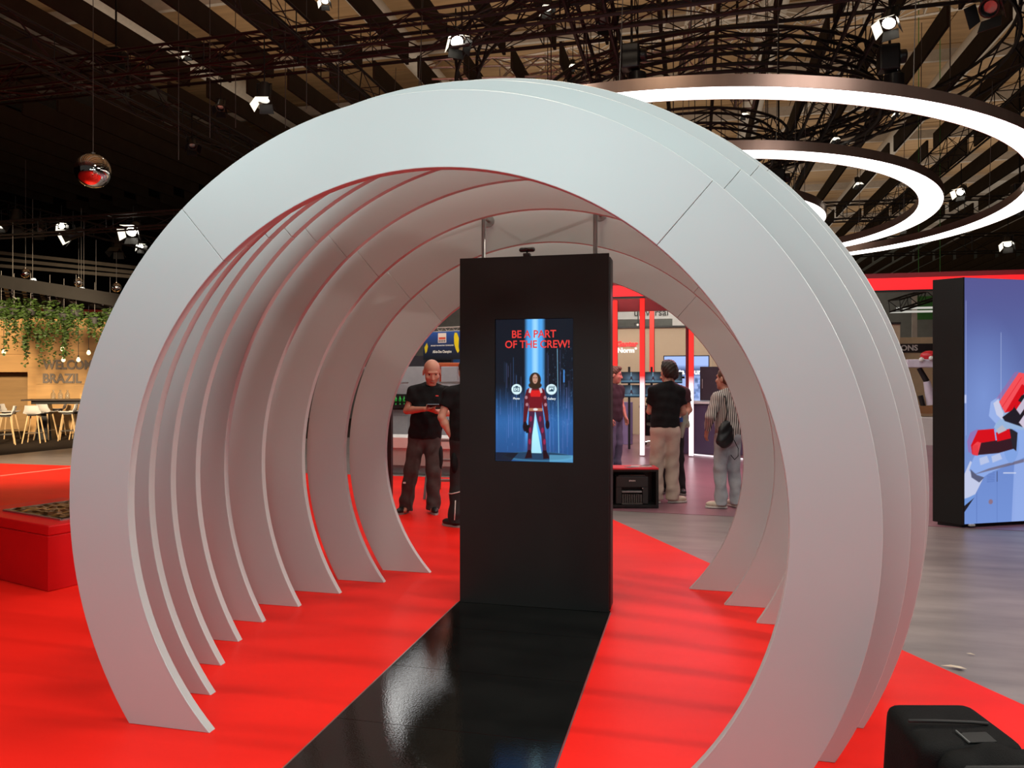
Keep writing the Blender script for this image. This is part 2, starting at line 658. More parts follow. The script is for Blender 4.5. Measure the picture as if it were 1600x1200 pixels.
red = MB().prism([(-26, -8), (edge_x(-8), -8), (edge_x(11.87), 11.87), (-26, 11.87)], 0.006, -0.006)
tag(red.build('vinyl_sheet', M_RED, fl), 'glossy red vinyl floor sheet')
sf = MB().prism([(-1.32, 9.43), (7.5, 8.95), (7.5, 24), (-6.5, 24), (-6.5, 18.6), (-4.2, 12.5)], 0.004, -0.006)
tag(sf.build('stand_floor', M_STAND_FLOOR, fl), 'dark floor covering lit red')
c0, c1 = onfloor(0, 711), onfloor(180, 693)
cp = MB().prism([(c0.x - 8, c0.y - (c1.y - c0.y) / (c1.x - c0.x) * 8), (c1.x, c1.y), (c1.x + 6, c1.y + 4), (c1.x, 34), (-34, 34), (-34, c0.y - 4)], 0.005, -0.006)
tag(cp.build('carpet', M_CARPET, fl), 'dark brown carpet')
# the black glossy path to the kiosk: one sheet behind the other
ys = [-3.0, -0.8, 0.6, 1.98, 2.67, 3.36, 4.05, 4.75, 5.34]
for i in range(len(ys) - 1):
    y0, y1 = ys[i] + 0.0015, ys[i + 1] - 0.0015
    MB().prism([(-1.655, y0), (-0.565, y0), (-0.565, y1), (-1.655, y1)], 0.0025, 0.0).build('path_sheet', M_GLOSS, fl)
for x in (-1.660, -0.560):
    MB().box((x, 1.15, 0.0012), (0.006, 8.3, 0.0024)).build('edge_strip', M_STEEL, fl)

# ------------------------------------------------------------------ the hall: walls and ceiling
M_WALLD = mat('black_drape', (0.006, 0.006, 0.006), 0.9, spec=0.1, noise=0.3, scale=0.6)
M_WALLB = mat('grey_green_hall_wall', (0.15, 0.155, 0.135), 0.8, noise=0.08, scale=0.4)
structure(MB().box((-31, 34, 7), (0.3, 100, 14.4)).build('wall_left', M_WALLD))
structure(MB().box((2, 80, 7), (66, 0.3, 14.4)).build('wall_back', M_WALLB))
structure(MB().box((35, 34, 7), (0.3, 100, 14.4)).build('wall_right', M_WALLB))
ceil = structure(MB().box((2, 34, 14.35), (66, 100, 0.2)).build('ceiling', M_PALE))

pm = MB().box((0, 0, 0), (4.46, 2.36, 0.06)).mesh('ceiling_panel', M_WOODC)
for i in range(9):
    for j in range(31):
        o = bpy.data.objects.new('ceiling_panel', pm)
        link(o, ceil)
        o.location = (-20.5 + 4.5 * i, 4.2 + 2.4 * j, 14.18 - 0.02 * ((i + j) % 2))
bm_ = MB().box((0, 0, 0), (62, 0.16, 0.42)).mesh('beam', M_PALE)
for j in range(14):
    o = bpy.data.objects.new('beam', bm_)
    link(o, ceil)
    o.location = (2, 6.5 + 5.1 * j, 13.8)
dm = MB().tube((0, -19, 0), (0, 50, 0), 0.42, 14).mesh('duct', M_PALE, True)
for x in (-17.3, -9.6, 2.35, 9.3):
    o = bpy.data.objects.new('duct', dm)
    link(o, ceil)
    o.location = (x, 22, 12.9)
for (a, b) in (((1220, 206), (1315, 112)), ((1260, 240), (1345, 160)), ((1010, 98), (1045, 20)), ((1352, 330), (1180, 352)), ((1225, 90), (1290, 30)), ((660, 170), (720, 120)), ((250, 60), (330, 110))):
    pa, pb = at(a[0], a[1], FPX * 11.6 / (HZ - a[1])), at(b[0], b[1], FPX * 11.6 / (HZ - b[1]))
    MB().tube(pa, pb, 0.07, 6).build('strut', M_PALE, ceil)

# long dark acoustic boards hung edge-on, in bays along the hall
bays = [(1.5, 18.5), (19.3, 29.6), (30.4, 41.0), (41.8, 57.0), (57.8, 76.0)]
for b0, b1 in bays:
    me = MB().box((0, 0, 0), (0.07, b1 - b0, 0.56)).mesh('slat', M_BAFFLE)
    for k in range(-18, 26):
        x = -7.14 + 1.276 * k
        if x < -29.5 or x > 15 + b0 * 0.3 or (b0 > 35 and x < -8):
            continue
        o = bpy.data.objects.new('slat', me)
        link(o, ceil)
        o.location = (x, (b0 + b1) / 2, 9.62 + 0.28)

# ------------------------------------------------------------------ the tunnel of nine arch rings
CXZ = [(-1.115 + 0.030 * k / 8, 1.042 - 0.047 * k / 8) for k in range(9)]
RIN = [1.468, 1.652, 1.805, 1.912, 1.962, 1.912, 1.800, 1.637, 1.444]
Y0, DY, THK, WID = 3.085, 0.3685, 0.046, 0.327
J0, J1 = math.radians(48.6), math.radians(131.0)
arch_labels = [
    'broad satin white arch ring at the entrance of the tunnel, fully in view',
    'second arch ring of the tunnel, just behind the entrance ring',
    'third arch ring of the tunnel, counted from its entrance',
    'fourth arch ring of the tunnel, just before the widest one',
    'widest arch ring in the middle of the white tunnel',
    'sixth arch ring of the tunnel, just behind the widest one',
    'arch ring standing level with the front of the black kiosk',
    'arch ring carrying the flanged rods just behind the black kiosk',
    'smallest rear arch ring at the far end of the tunnel',
]


def plate(ri, ro, cz, ai, ao, bi, bo, thk, n):
    """a flat curved plate from inner/outer start angles to inner/outer end angles"""
    vs, fs = [], []
    for k in range(n + 1):
        t = k / n
        a, o = ai + (bi - ai) * t, ao + (bo - ao) * t
        pi_, po_ = (ri * math.cos(a), cz + ri * math.sin(a)), (ro * math.cos(o), cz + ro * math.sin(o))
        for y in (0, thk):
            vs += [(pi_[0], y, pi_[1]), (po_[0], y, po_[1])]
    for k in range(n):
        a, b = 4 * k, 4 * k + 4
        fs += [(a, a + 1, b + 1, b), (a + 2, b + 2, b + 3, a + 3), (a, b, b + 2, a + 2), (a + 1, a + 3, b + 3, b + 1)]
    fs += [(0, 2, 3, 1), (4 * n, 4 * n + 1, 4 * n + 3, 4 * n + 2)]
    return MB().add(vs, fs)


rings = []
for k in range(9):
    (cx_, cz_), ri = CXZ[k], RIN[k]
    ro = ri + WID
    yk = Y0 + DY * k
    t = thing('arch_ring', arch_labels[k], 'arch', (cx_, yk, 0), 0, 'nine arch rings of the tunnel')
    ai, ao = -math.asin(cz_ / ri), -math.asin(cz_ / ro)
    g = 0.0006 / ri
    plate(ri, ro, cz_, ai, ao, J0 - g, J0 - g, THK, 40).build('panel', M_ARCH, t, True, 0.0025)
    plate(ri, ro, cz_, J0 + g, J0 + g, J1 - g, J1 - g, THK, 40).build('panel', M_ARCH, t, True, 0.0025)
    plate(ri, ro, cz_, J1 + g, J1 + g, PI - ai, PI - ao, THK, 40).build('panel', M_ARCH, t, True, 0.0025)
    if k:
        # rods that tie the ring to the one before it, each on a round flange
        rlo = max(ri, RIN[k - 1]) + 0.065
        for ang in ((77.1, 103.6) if k == 7 else ()):
            a = math.radians(ang)
            p = (rlo * math.cos(a), cz_ + rlo * math.sin(a))
            rod = MB().tube((p[0], -DY + THK, p[1]), (p[0], -0.001, p[1]), 0.013, 10).build('tie_rod', M_STEEL, t, True)
            MB().lathe([(0.045, -0.012), (0.045, -0.001), (0.02, -0.0005)], (p[0], 0, p[1]), 20, 'Y').build('flange', M_STEEL, rod, True)
    rings.append(t)

# ------------------------------------------------------------------ the kiosk
KY = 5.30
kx0, kx1 = -1.645, -0.572
kz = 2.478
kt = thing('photo_kiosk', 'tall black kiosk panel with a lit portrait screen inside the white tunnel', 'kiosk', ((kx0 + kx1) / 2, KY, 0))
kw = kx1 - kx0
sA, sB = onY(774, 499, KY + 0.012), onY(896, 723.5, KY + 0.012)
sx0, sx1 = sA.x - kt.location.x, sB.x - kt.location.x
sz1, sz0 = sA.z, sB.z
# front board with the opening for the screen
f = MB()
hw = kw / 2
f.add([(-hw, 0, 0.004), (hw, 0, 0.004), (hw, 0, kz), (-hw, 0, kz), (sx0, 0, sz0), (sx1, 0, sz0), (sx1, 0, sz1), (sx0, 0, sz1),
       (-hw, 0.02, 0.004), (hw, 0.02, 0.004), (hw, 0.02, kz), (-hw, 0.02, kz), (sx0, 0.02, sz0), (sx1, 0.02, sz0), (sx1, 0.02, sz1), (sx0, 0.02, sz1)],
      [(0, 1, 5, 4), (1, 2, 6, 5), (2, 3, 7, 6), (3, 0, 4, 7), (4, 5, 13, 12), (5, 6, 14, 13), (6, 7, 15, 14), (7, 4, 12, 15),
       (0, 8, 9, 1), (1, 9, 10, 2), (2, 10, 11, 3), (3, 11, 8, 0), (8, 12, 13, 9), (9, 13, 14, 10), (10, 14, 15, 11), (11, 15, 12, 8)])
f.build('front_panel', M_BLACK, kt)
cs = MB()
cs.box((0, 0.02 + 0.011, kz / 2), (kw - 0.03, 0.02, kz - 0.04))
cs.box((0, 0.125, kz / 2 - 0.006), (kw + 0.012, 0.165, kz - 0.02))
cs.build('cabinet', M_BLACK, kt, bevel=0.012)
for px_ in (757.5, 931):
    q = onY(px_, 395, KY + 0.16)
    zt = 2.826
    MB().tube((q.x - kt.location.x, 0.13, kz - 0.03), (q.x - kt.location.x, 0.13, zt), 0.016, 12).build('pole', M_STEEL, kt, True)

# the picture on the kiosk's screen
cv = Canvas(176, 326, (0.07, 0.09, 0.13))
U, V = cv.U, cv.V
cv.blend((V < 0.55) * 0.80 * np.clip((0.55 - V) * 4, 0, 1), (0.15, 0.36, 0.62))
cv.blend(np.clip(1 - abs(V - 0.27) / 0.2, 0, 1) * 0.35, (0.25, 0.5, 0.78))
rng = np.random.RandomState(4)
for i in range(130):
    u0 = rng.rand()
    v0, v1 = rng.rand() * 0.6, 0
    v1 = v0 + rng.rand() * 0.3
    w = rng.choice([0.7, 1.0, 1.6])
    cv.line((u0, v0), (u0, v1), w, (0.25 + 0.4 * rng.rand(), 0.55, 0.85), 0.10 + 0.3 * rng.rand())
for i in range(160):
    u0 = 0.66 + 0.34 * rng.rand()
    v0 = 0.25 + 0.55 * rng.rand()
    cv.line((u0, v0), (u0, v0 + 0.012 * rng.rand()), 0.8, (0.45, 0.65, 0.85), 0.5 * rng.rand())
beam = np.clip(1.15 - (abs(U - 0.512) / 0.135) ** 4, 0, 1) * np.clip((V - 0.06) * 8, 0, 1)
cv.blend(beam * 0.92, (0.32, 0.66, 0.95))
cv.blend(np.clip(1 - (abs(U - 0.515) / 0.05) ** 2, 0, 1) * np.clip((V - 0.1) * 5, 0, 1) * 0.55, (0.80, 0.95, 1.0))
cv.line((0.80, 0.79), (0.82, 0.05), 1.4, (0.6, 0.85, 1.0), 0.7)
cv.line((0.885, 0.64), (0.885, 0.56), 3.0, (0.3, 0.6, 0.95), 0.8)
cv.ell((0.55, 0.035), (0.46, 0.035), (0.20, 0.42, 0.55), 0.9)
cv.ell((0.55, 0.040), (0.43, 0.027), (0.10, 0.22, 0.33), 0.9)
cv.poly([(0.70, 0.05), (1, 0.05), (1, 0.0), (0.70, 0.0)], (0.42, 0.72, 0.86), 0.6)
cv.poly([(0, 0.06), (0.3, 0.06), (0.2, 0.0), (0, 0.0)], (0.04, 0.07, 0.10), 0.8)
cv.poly([(0.515, 0.31), (0.60, 0.06), (0.44, 0.06)], (0.70, 0.93, 0.98), 0.85)
SUIT, DARK, RED_ = (0.34, 0.09, 0.13), (0.12, 0.06, 0.09), (0.80, 0.12, 0.12)
# legs, arms, torso, head of the figure in the armoured suit
cv.poly([(0.435, 0.36), (0.515, 0.36), (0.50, 0.28), (0.475, 0.18), (0.465, 0.06), (0.415, 0.06), (0.42, 0.2)], (0.27, 0.13, 0.24))
cv.poly([(0.515, 0.36), (0.615, 0.36), (0.645, 0.2), (0.665, 0.06), (0.615, 0.06), (0.595, 0.18), (0.545, 0.28)], (0.27, 0.13, 0.24))
cv.poly([(0.38, 0.02), (0.475, 0.025), (0.465, 0.08), (0.42, 0.08)], DARK)
cv.poly([(0.615, 0.08), (0.66, 0.08), (0.70, 0.025), (0.62, 0.02)], DARK)
cv.poly([(0.405, 0.505), (0.45, 0.515), (0.445, 0.43), (0.415, 0.33), (0.40, 0.27), (0.36, 0.27), (0.365, 0.35), (0.375, 0.44)], SUIT)
cv.poly([(0.585, 0.515), (0.635, 0.505), (0.665, 0.43), (0.685, 0.33), (0.69, 0.27), (0.655, 0.27), (0.635, 0.33), (0.60, 0.43)], SUIT)
cv.ell((0.385, 0.245), (0.03, 0.035), DARK)
cv.ell((0.675, 0.26), (0.026, 0.03), DARK)
cv.poly([(0.375, 0.25), (0.45, 0.26), (0.445, 0.20), (0.40, 0.20)], (0.08, 0.06, 0.08))
cv.poly([(0.42, 0.515), (0.62, 0.515), (0.605, 0.42), (0.61, 0.35), (0.43, 0.35), (0.44, 0.42)], (0.42, 0.08, 0.12))
cv.poly([(0.44, 0.50), (0.60, 0.50), (0.58, 0.455), (0.46, 0.455)], RED_)
cv.poly([(0.44, 0.515), (0.475, 0.515), (0.455, 0.48), (0.43, 0.485)], (0.75, 0.72, 0.75))
cv.poly([(0.565, 0.515), (0.60, 0.515), (0.61, 0.485), (0.585, 0.48)], (0.75, 0.72, 0.75))
cv.poly([(0.43, 0.375), (0.61, 0.375), (0.61, 0.355), (0.43, 0.355)], (0.66, 0.45, 0.36))
cv.ell((0.52, 0.366), (0.03, 0.009), (0.85, 0.85, 0.85))
for q in ((0.40, 0.45), (0.645, 0.45), (0.41, 0.40), (0.65, 0.40)):
    cv.ell(q, (0.018, 0.012), (0.72, 0.55, 0.60), 0.8)
for q in ((0.46, 0.30), (0.45, 0.22), (0.58, 0.30), (0.61, 0.22), (0.445, 0.14), (0.635, 0.14)):
    cv.ell(q, (0.016, 0.02), (0.62, 0.14, 0.30), 0.8)
cv.ell((0.515, 0.575), (0.075, 0.05), (0.20, 0.14, 0.10))
cv.ell((0.515, 0.535), (0.085, 0.025), (0.20, 0.14, 0.10))
cv.ell((0.515, 0.58), (0.034, 0.034), (0.72, 0.55, 0.47))
cv.line((0.492, 0.588), (0.505, 0.588), 1.3, (0.2, 0.12, 0.1))
cv.line((0.525, 0.588), (0.538, 0.588), 1.3, (0.2, 0.12, 0.1))
cv.line((0.507, 0.561), (0.523, 0.561), 1.2, (0.5, 0.2, 0.2))
# two round buttons
for bx in (0.275, 0.725):
    cv.ell((bx, 0.507), (0.068, 0.037), (0.80, 0.90, 0.93))
INK = (0.15, 0.25, 0.32)
cv.poly([(0.235, 0.523), (0.315, 0.523), (0.315, 0.490), (0.235, 0.490)], INK)
cv.poly([(0.243, 0.518), (0.307, 0.518), (0.307, 0.495), (0.243, 0.495)], (0.80, 0.90, 0.93))
cv.poly([(0.26, 0.530), (0.29, 0.530), (0.295, 0.521), (0.255, 0.521)], INK)
cv.ell((0.275, 0.507), (0.018, 0.010), INK)
cv.ell((0.275, 0.507), (0.011, 0.006), (0.80, 0.90, 0.93))
cv.poly([(0.69, 0.523), (0.755, 0.523), (0.755, 0.493), (0.69, 0.493)], INK)
cv.poly([(0.697, 0.518), (0.748, 0.518), (0.748, 0.498), (0.697, 0.498)], (0.80, 0.90, 0.93))
cv.poly([(0.70, 0.497), (0.725, 0.512), (0.75, 0.504), (0.75, 0.493), (0.70, 0.493)], INK)
cv.line((0.695, 0.529), (0.764, 0.529), 1.0, INK)
cv.line((0.764, 0.529), (0.764, 0.502), 1.0, INK)
scr = picture('screen', cv, (sx0 + 0.003, 0.0125, sz0 + 0.003), (sx1 - sx0 - 0.006, 0, 0), (0, 0, sz1 - sz0 - 0.006), screen_mat('kiosk_display', 1.15), kt)
scr['label'] = 'lit portrait screen showing a figure in a red armoured suit'
M_TXT = emis('red_screen_lettering', srgb(228, 48, 42), 1.0)
M_TXTW = emis('white_screen_lettering', srgb(225, 235, 240), 1.0)
sw, sh = sx1 - sx0, sz1 - sz0
text('BE A PART', 0.075, M_TXT, kt, (sx0 + sw * 0.21, 0.0115, sz0 + sh * 0.868), bold=0.0012, depth=0.0003, sx=0.92)
text('OF THE CREW!', 0.075, M_TXT, kt, (sx0 + sw * 0.125, 0.0115, sz0 + sh * 0.797), bold=0.0012, depth=0.0003, sx=0.92)
text('Photo', 0.020, M_TXTW, kt, (sx0 + sw * 0.275, 0.0115, sz0 + sh * 0.436), depth=0.0003, bold=0.0006, align='CENTER')
text('Gallery', 0.020, M_TXTW, kt, (sx0 + sw * 0.725, 0.0115, sz0 + sh * 0.436), depth=0.0003, bold=0.0006, align='CENTER')

# small camera clipped on top of the kiosk
wc = onY(824.5, 392, KY + 0.05)
wt = thing('webcam', 'small black webcam clipped on the top edge of the kiosk', 'camera', (wc.x, KY + 0.03, kz))
MB().box((0, 0.0, 0.012), (0.05, 0.05, 0.022)).build('clip', M_BLACK2, wt, bevel=0.004)
MB().tube((0, 0, 0.022), (0, 0, 0.036), 0.008, 8).build('stem', M_BLACK2, wt)
b = MB().tube((-0.042, 0, 0.05), (0.042, 0, 0.05), 0.017, 12)
b.ball((-0.042, 0, 0.05), 0.017, 12)
b.ball((0.042, 0, 0.05), 0.017, 12)
b.build('body', M_BLACK2, wt, True)
MB().lathe([(0.010, -0.021), (0.012, -0.016), (0.012, 0)], (0, 0, 0.05), 14, 'Y').build('lens', mat('dark_lens', (0.03, 0.005, 0.005), 0.08), wt, True)

# ------------------------------------------------------------------ hanging ring lamps
LC = Vector((0.0, 15.75, 4.9))


def ring_lamp(label, R, w, h, c, tilt, nwire):
    t = thing('ring_lamp', label, 'lamp', c, 0, 'nested ring lamps hung over the stand')
    t.rotation_euler = tilt
    n = 128
    sh_ = MB().lathe([(R, 0), (R, h), (R - w, h), (R - w, 0), (R - w + 0.012, 0), (R - w + 0.012, h - 0.01), (R - 0.012, h - 0.01), (R - 0.012, 0)], (0, 0, 0), n, closed=True)
    sh_.build('housing', M_BRONZE, t, True)
    ro, rn = R - 0.013, R - w + 0.013
    segs = 6
    for s_ in range(segs):
        vs, fs = [], []
        m_ = n // segs + 1
        a0, a1 = 2 * PI * s_ / segs + 0.0016, 2 * PI * (s_ + 1) / segs - 0.0016
        for k in range(m_ + 1):
            a = a0 + (a1 - a0) * k / m_
            for r_, z_ in ((ro, 0.004), (rn, 0.004), (rn, 0.03), (ro, 0.03)):
                vs.append((r_ * math.cos(a), r_ * math.sin(a), z_))
        for k in range(m_):
            for j in range(4):
                fs.append((4 * k + j, 4 * k + (j + 1) % 4, 4 * k + 4 + (j + 1) % 4, 4 * k + 4 + j))
        fs += [(0, 1, 2, 3), (4 * m_ + 3, 4 * m_ + 2, 4 * m_ + 1, 4 * m_)]
        MB().add(vs, fs).build('diffuser', M_LAMP, t, True)
    for k in range(nwire):
        a = 2 * PI * (k + 0.3) / nwire
        p = Vector(((R - w / 2) * math.cos(a), (R - w / 2) * math.sin(a), h))
        MB().tube(p, p + Vector((0, 0, 2.6)), 0.006, 5).build('wire', M_WIRE, t)
    return t


ring_lamp('largest and outermost glowing white ring lamp with bronze sides', 6.10, 0.41, 0.15, (-0.2, 15.62, 4.92), (-0.035, 0.035, 0), 10)
ring_lamp('middle glowing white ring lamp hung inside the largest one', 4.20, 0.41, 0.15, (0.27, 16.16, 4.83), (-0.05, 0.02, 0), 8)
ring_lamp('smallest innermost glowing ring lamp, half hidden by the tunnel', 2.30, 0.41, 0.15, (0.2, 16.1, 4.75), (-0.05, 0.02, 0), 6)

# ------------------------------------------------------------------ trusses
def truss(name, label, p0, p1, size, m, step=0.9, r=0.026, rb=0.011, group=None):
    p0, p1 = Vector(p0), Vector(p1)
    t = thing(name, label, 'truss', p0, 0, group)
    d, u, v = basis(p1 - p0)
    L = (p1 - p0).length
    h = size / 2
    cor = [u * a * h + v * b * h for a, b in ((-1, -1), (1, -1), (1, 1), (-1, 1))]
    for c in cor:
        MB().tube(c, c + d * L, r, 6).build('chord', m, t)
    b = MB()
    n = max(2, int(round(L / step)))
    for i in range(n):
        a, e = d * (L * i / n), d * (L * (i + 1) / n)
        for j in range(4):
            c0, c1 = cor[j], cor[(j + 1) % 4]
            if (i + j) % 2:
                c0, c1 = c1, c0
            b.tube(a + c0, e + c1, rb, 4, cap=False)
            if i % 2 == 0:
                b.tube(a + c0, a + c1, rb, 4, cap=False)
    b.build('bracing', m, t, kind='stuff')
    return t


def ring_truss(label, c, R, size, m, n=64, r=0.04, rb=0.017, levels=2, gap=0.0):
    t = thing('circular_truss', label, 'truss', c, 0, 'dark circular trusses above the ring lamps')
    b = MB()
    rads = (R - size / 2, R + size / 2)
    zs = [i * size for i in range(levels)]
    for rr in rads:
        for z in zs:
            MB().path([(rr * math.cos(2 * PI * k / 96), rr * math.sin(2 * PI * k / 96), z) for k in range(96)], r, 5, True).build('chord', m, t)

    def P(rr, z, k):
        a = 2 * PI * k / n
        return Vector((rr * math.cos(a), rr * math.sin(a), z))
    for k in range(n):
        for i in range(levels - 1):
            for rr in rads:
                za, zb = (zs[i], zs[i + 1]) if k % 2 else (zs[i + 1], zs[i])
                b.tube(P(rr, za, k), P(rr, zb, k + 1), rb, 4, cap=False)
        for z in zs:
            ra_, rb_ = (rads[0], rads[1]) if k % 2 else (rads[1], rads[0])
            b.tube(P(ra_, z, k), P(rb_, z, k + 1), rb, 4, cap=False)
    b.build('bracing', m, t, kind='stuff')
    for k in range(6):
        a = 2 * PI * (k + 0.4) / 6
        p = Vector((R * math.cos(a), R * math.sin(a), zs[-1]))
        MB().tube(p, p + Vector((0, 0, 4.2)), 0.012, 5).build('cable', M_WIRE, t)
    return t


def atZ(px, py, Z):
    return at(px, py, FPX * (Z - EYE) / (HZ - py))


a_, b_ = atZ(0, 130, 7.0), atZ(800, 30, 7.0)
dirn = (b_ - a_).normalized()
truss('box_truss', 'long maroon truss crossing the hall in front of the boards', a_ - dirn * 3, b_ + dirn * 9, 0.42, M_TRUSS_R, 0.75)
a_ = atZ(0, 118, 8.3)
truss('box_truss', 'black cross truss just above the long maroon one', a_ + Vector((-4, 0.6, 0)), a_ + Vector((30, 0.2, 0)), 0.55, M_TRUSS, 0.9, 0.035)
truss('box_truss', 'black truss running lengthwise high on the hall\'s left side', (-10.4, 4, 7.0), (-10.4, 38, 7.0), 0.46, M_TRUSS, 0.8)
truss('box_truss', 'black lengthwise truss with the hanging barn-door lamps', (-6.25, 6, 7.15), (-6.25, 32, 7.15), 0.42, M_TRUSS, 0.8)
truss('box_truss', 'dark lengthwise truss above the crown of the tunnel', (-1.55, 6.5, 7.3), (-1.55, 34, 7.3), 0.55, M_TRUSS_R, 0.8, 0.035)
truss('box_truss', 'black lengthwise truss crossing over the ring lamps', (2.55, 7.5, 7.3), (2.55, 34, 7.3), 0.5, M_TRUSS, 0.8, 0.035)
truss('box_truss', 'black truss lying across the hall beyond the ring lamps', (-2, 24.5, 6.6), (22, 25.5, 6.6), 0.5, M_TRUSS, 0.8)
truss('box_truss', 'black truss over the far end of the red fascia', (2, 29.5, 6.3), (24, 30.5, 6.3), 0.6, M_TRUSS, 0.9)
truss('box_truss', 'black lengthwise truss furthest to the hall\'s right side', (6.6, 9, 7.6), (6.6, 34, 7.6), 0.5, M_TRUSS, 0.8)
truss('box_truss', 'bright aluminium truss high behind the circular trusses', (-5.5, 22, 10.6), (18, 19.5, 11.4), 0.55, M_TRUSS_S, 0.7, 0.035, 0.02)
truss('box_truss', 'sloping aluminium truss rising to the plywood roof', (-0.2, 21.5, 9.3), (0.6, 18.0, 13.3), 0.5, M_TRUSS_S, 0.6, 0.035, 0.02)
truss('box_truss', 'second sloping aluminium truss beside the first one', (1.3, 22.5, 9.3), (2.1, 18.6, 13.6), 0.5, M_TRUSS_S, 0.6, 0.035, 0.02)
truss('box_truss', 'aluminium truss behind the crown of the tunnel', (-7.5, 20.5, 10.2), (-1.5, 21.5, 10.2), 0.55, M_TRUSS_S, 0.7, 0.035, 0.02)
ring_truss('widest dark circular truss above the ring lamps', (0.6, 16.4, 7.6), 5.3, 0.42, M_TRUSS, 40, r=0.035)
ring_truss('three-tiered dark circular truss in the middle of the rig', (0.3, 16.6, 6.75), 3.4, 0.30, M_TRUSS, 32, r=0.035, rb=0.014, levels=3)
ring_truss('small dark circular truss in the heart of the rig', (-0.2, 17.6, 6.3), 2.0, 0.30, M_TRUSS, 20, r=0.03, rb=0.013, levels=3)
truss('box_truss', 'thin black truss over the wooden bar stand, crossing from its left', at(-60, 308, 22), at(250, 385, 20), 0.34, M_TRUSS, 0.8, 0.025)
truss('box_truss', 'thin black truss over the wooden bar stand, level one', at(-40, 362, 19), at(330, 338, 19), 0.34, M_TRUSS, 0.8, 0.025)
for k, (p, q) in enumerate((((-30, 392), (230, 420)), ((-30, 402), (230, 428)), ((-30, 413), (225, 434)))):
    MB().bar(at(p[0], p[1], 24), at(q[0], q[1], 23), 0.16, 0.10).build('roof_rail', mat('dim_roof_rail', (0.07, 0.06, 0.05), 0.7), ceil)

# hoists: dark motor bodies with chain that hang off the trusses
def hoist(px, py, d, h, label):
    p = at(px, py, d)
    t = thing('chain_hoist', label, 'hoist', p)
    b = MB().box((0, 0, 0), (0.30, 0.26, 0.40))
    b.tube((0.14, 0, 0.02), (0.26, 0, 0.02), 0.11, 10)
    b.build('motor', M_BLACK2, t, bevel=0.03)
    MB().tube((0.02, 0, 0.2), (0.02, 0, h), 0.02, 6).build('chain', M_TRUSS, t)
    MB().lathe([(0.10, -0.55), (0.16, -0.5), (0.15, -0.24), (0.06, -0.2)], (0.1, 0.08, 0), 12).build('chain_bag', M_BLACK2, t, True)
    return t


hoist(985, 90, 12.5, 3.2, 'dark chain hoist hanging beside the crown of the tunnel')
hoist(1388, 92, 12.0, 3.0, 'dark chain hoist below the brightest barn-door lamp')
hoist(1215, 280, 17.0, 3.4, 'dark chain hoist seen through the middle ring lamp')
hoist(180, 92, 15.5, 2.6, 'dark chain hoist where two trusses meet on the left')
hoist(1592, 300, 18.5, 3.4, 'dark loudspeaker-like hoist at the rig\'s right end')


# ------------------------------------------------------------------ stage lamps
def stage_lamp(px, py, d, s, aim, label, lit=True, drop=0.5):
    """yoke, can, four barn doors and a lens; s = size of the can"""
    p = at(px, py, d)
    s *= 0.8
    t = thing('stage_lamp', label, 'stage lamp', p, 0, 'stage lamps of the rig')
    dz, u, v = basis(Vector(aim))
    M = Matrix((u, v, dz)).transposed()

    def W(q):
        return M @ (Vector(q) * s)
    can = MB()
    prof = [(0.30, -0.9), (0.42, -0.8), (0.45, 0.0), (0.47, 0.45), (0.40, 0.45), (0.38, 0.1)]
    l = MB().lathe(prof, n=14)
    can.add([W(q) for q in l.v], l.f)
    can.build('housing', M_BLACK2, t, True)
    l = MB().lathe([(0.05, 0.24), (0.30, 0.22), (0.38, 0.16), (0.38, 0.12)], n=14)
    MB().add([W(q) for q in l.v], l.f).build('lens', M_LENS if lit else M_STEEL, t)
    for sx_, sy_ in ((1, 0), (-1, 0), (0, 1), (0, -1)):
        w = 0.46
        c = Vector((sx_ * 0.48, sy_ * 0.48, 0.46))
        e = Vector((sx_ * 0.80, sy_ * 0.80, 1.05))
        lat = Vector((sy_, sx_, 0)) * w
        q = [c - lat, c + lat, e + lat * 1.15, e - lat * 1.15]
        off = Vector((sx_, sy_, 0)) * 0.02
        vs = [W(a) for a in q] + [W(a + off) for a in q]
        MB().add(vs, [(0, 1, 2, 3), (7, 6, 5, 4), (0, 4, 5, 1), (1, 5, 6, 2), (2, 6, 7, 3), (3, 7, 4, 0)]).build('barn_door', M_DOOR_GLOW if lit and (sx_ == 1 or sy_ == -1) else M_BLACK2, t)
    y = MB()
    y.path([W((-0.52, 0, -0.1)), W((-0.52, 0, -0.1)) + Vector((0, 0, 0.7 * s)), W((0.52, 0, -0.1)) + Vector((0, 0, 0.7 * s)), W((0.52, 0, -0.1))], 0.03 * s + 0.004, 5)
    y.tube(Vector((0, 0, 0.65 * s)), Vector((0, 0, 0.7 * s + drop)), 0.03 * s + 0.005, 6)
    y.build('yoke', M_BLACK2, t)
    return t


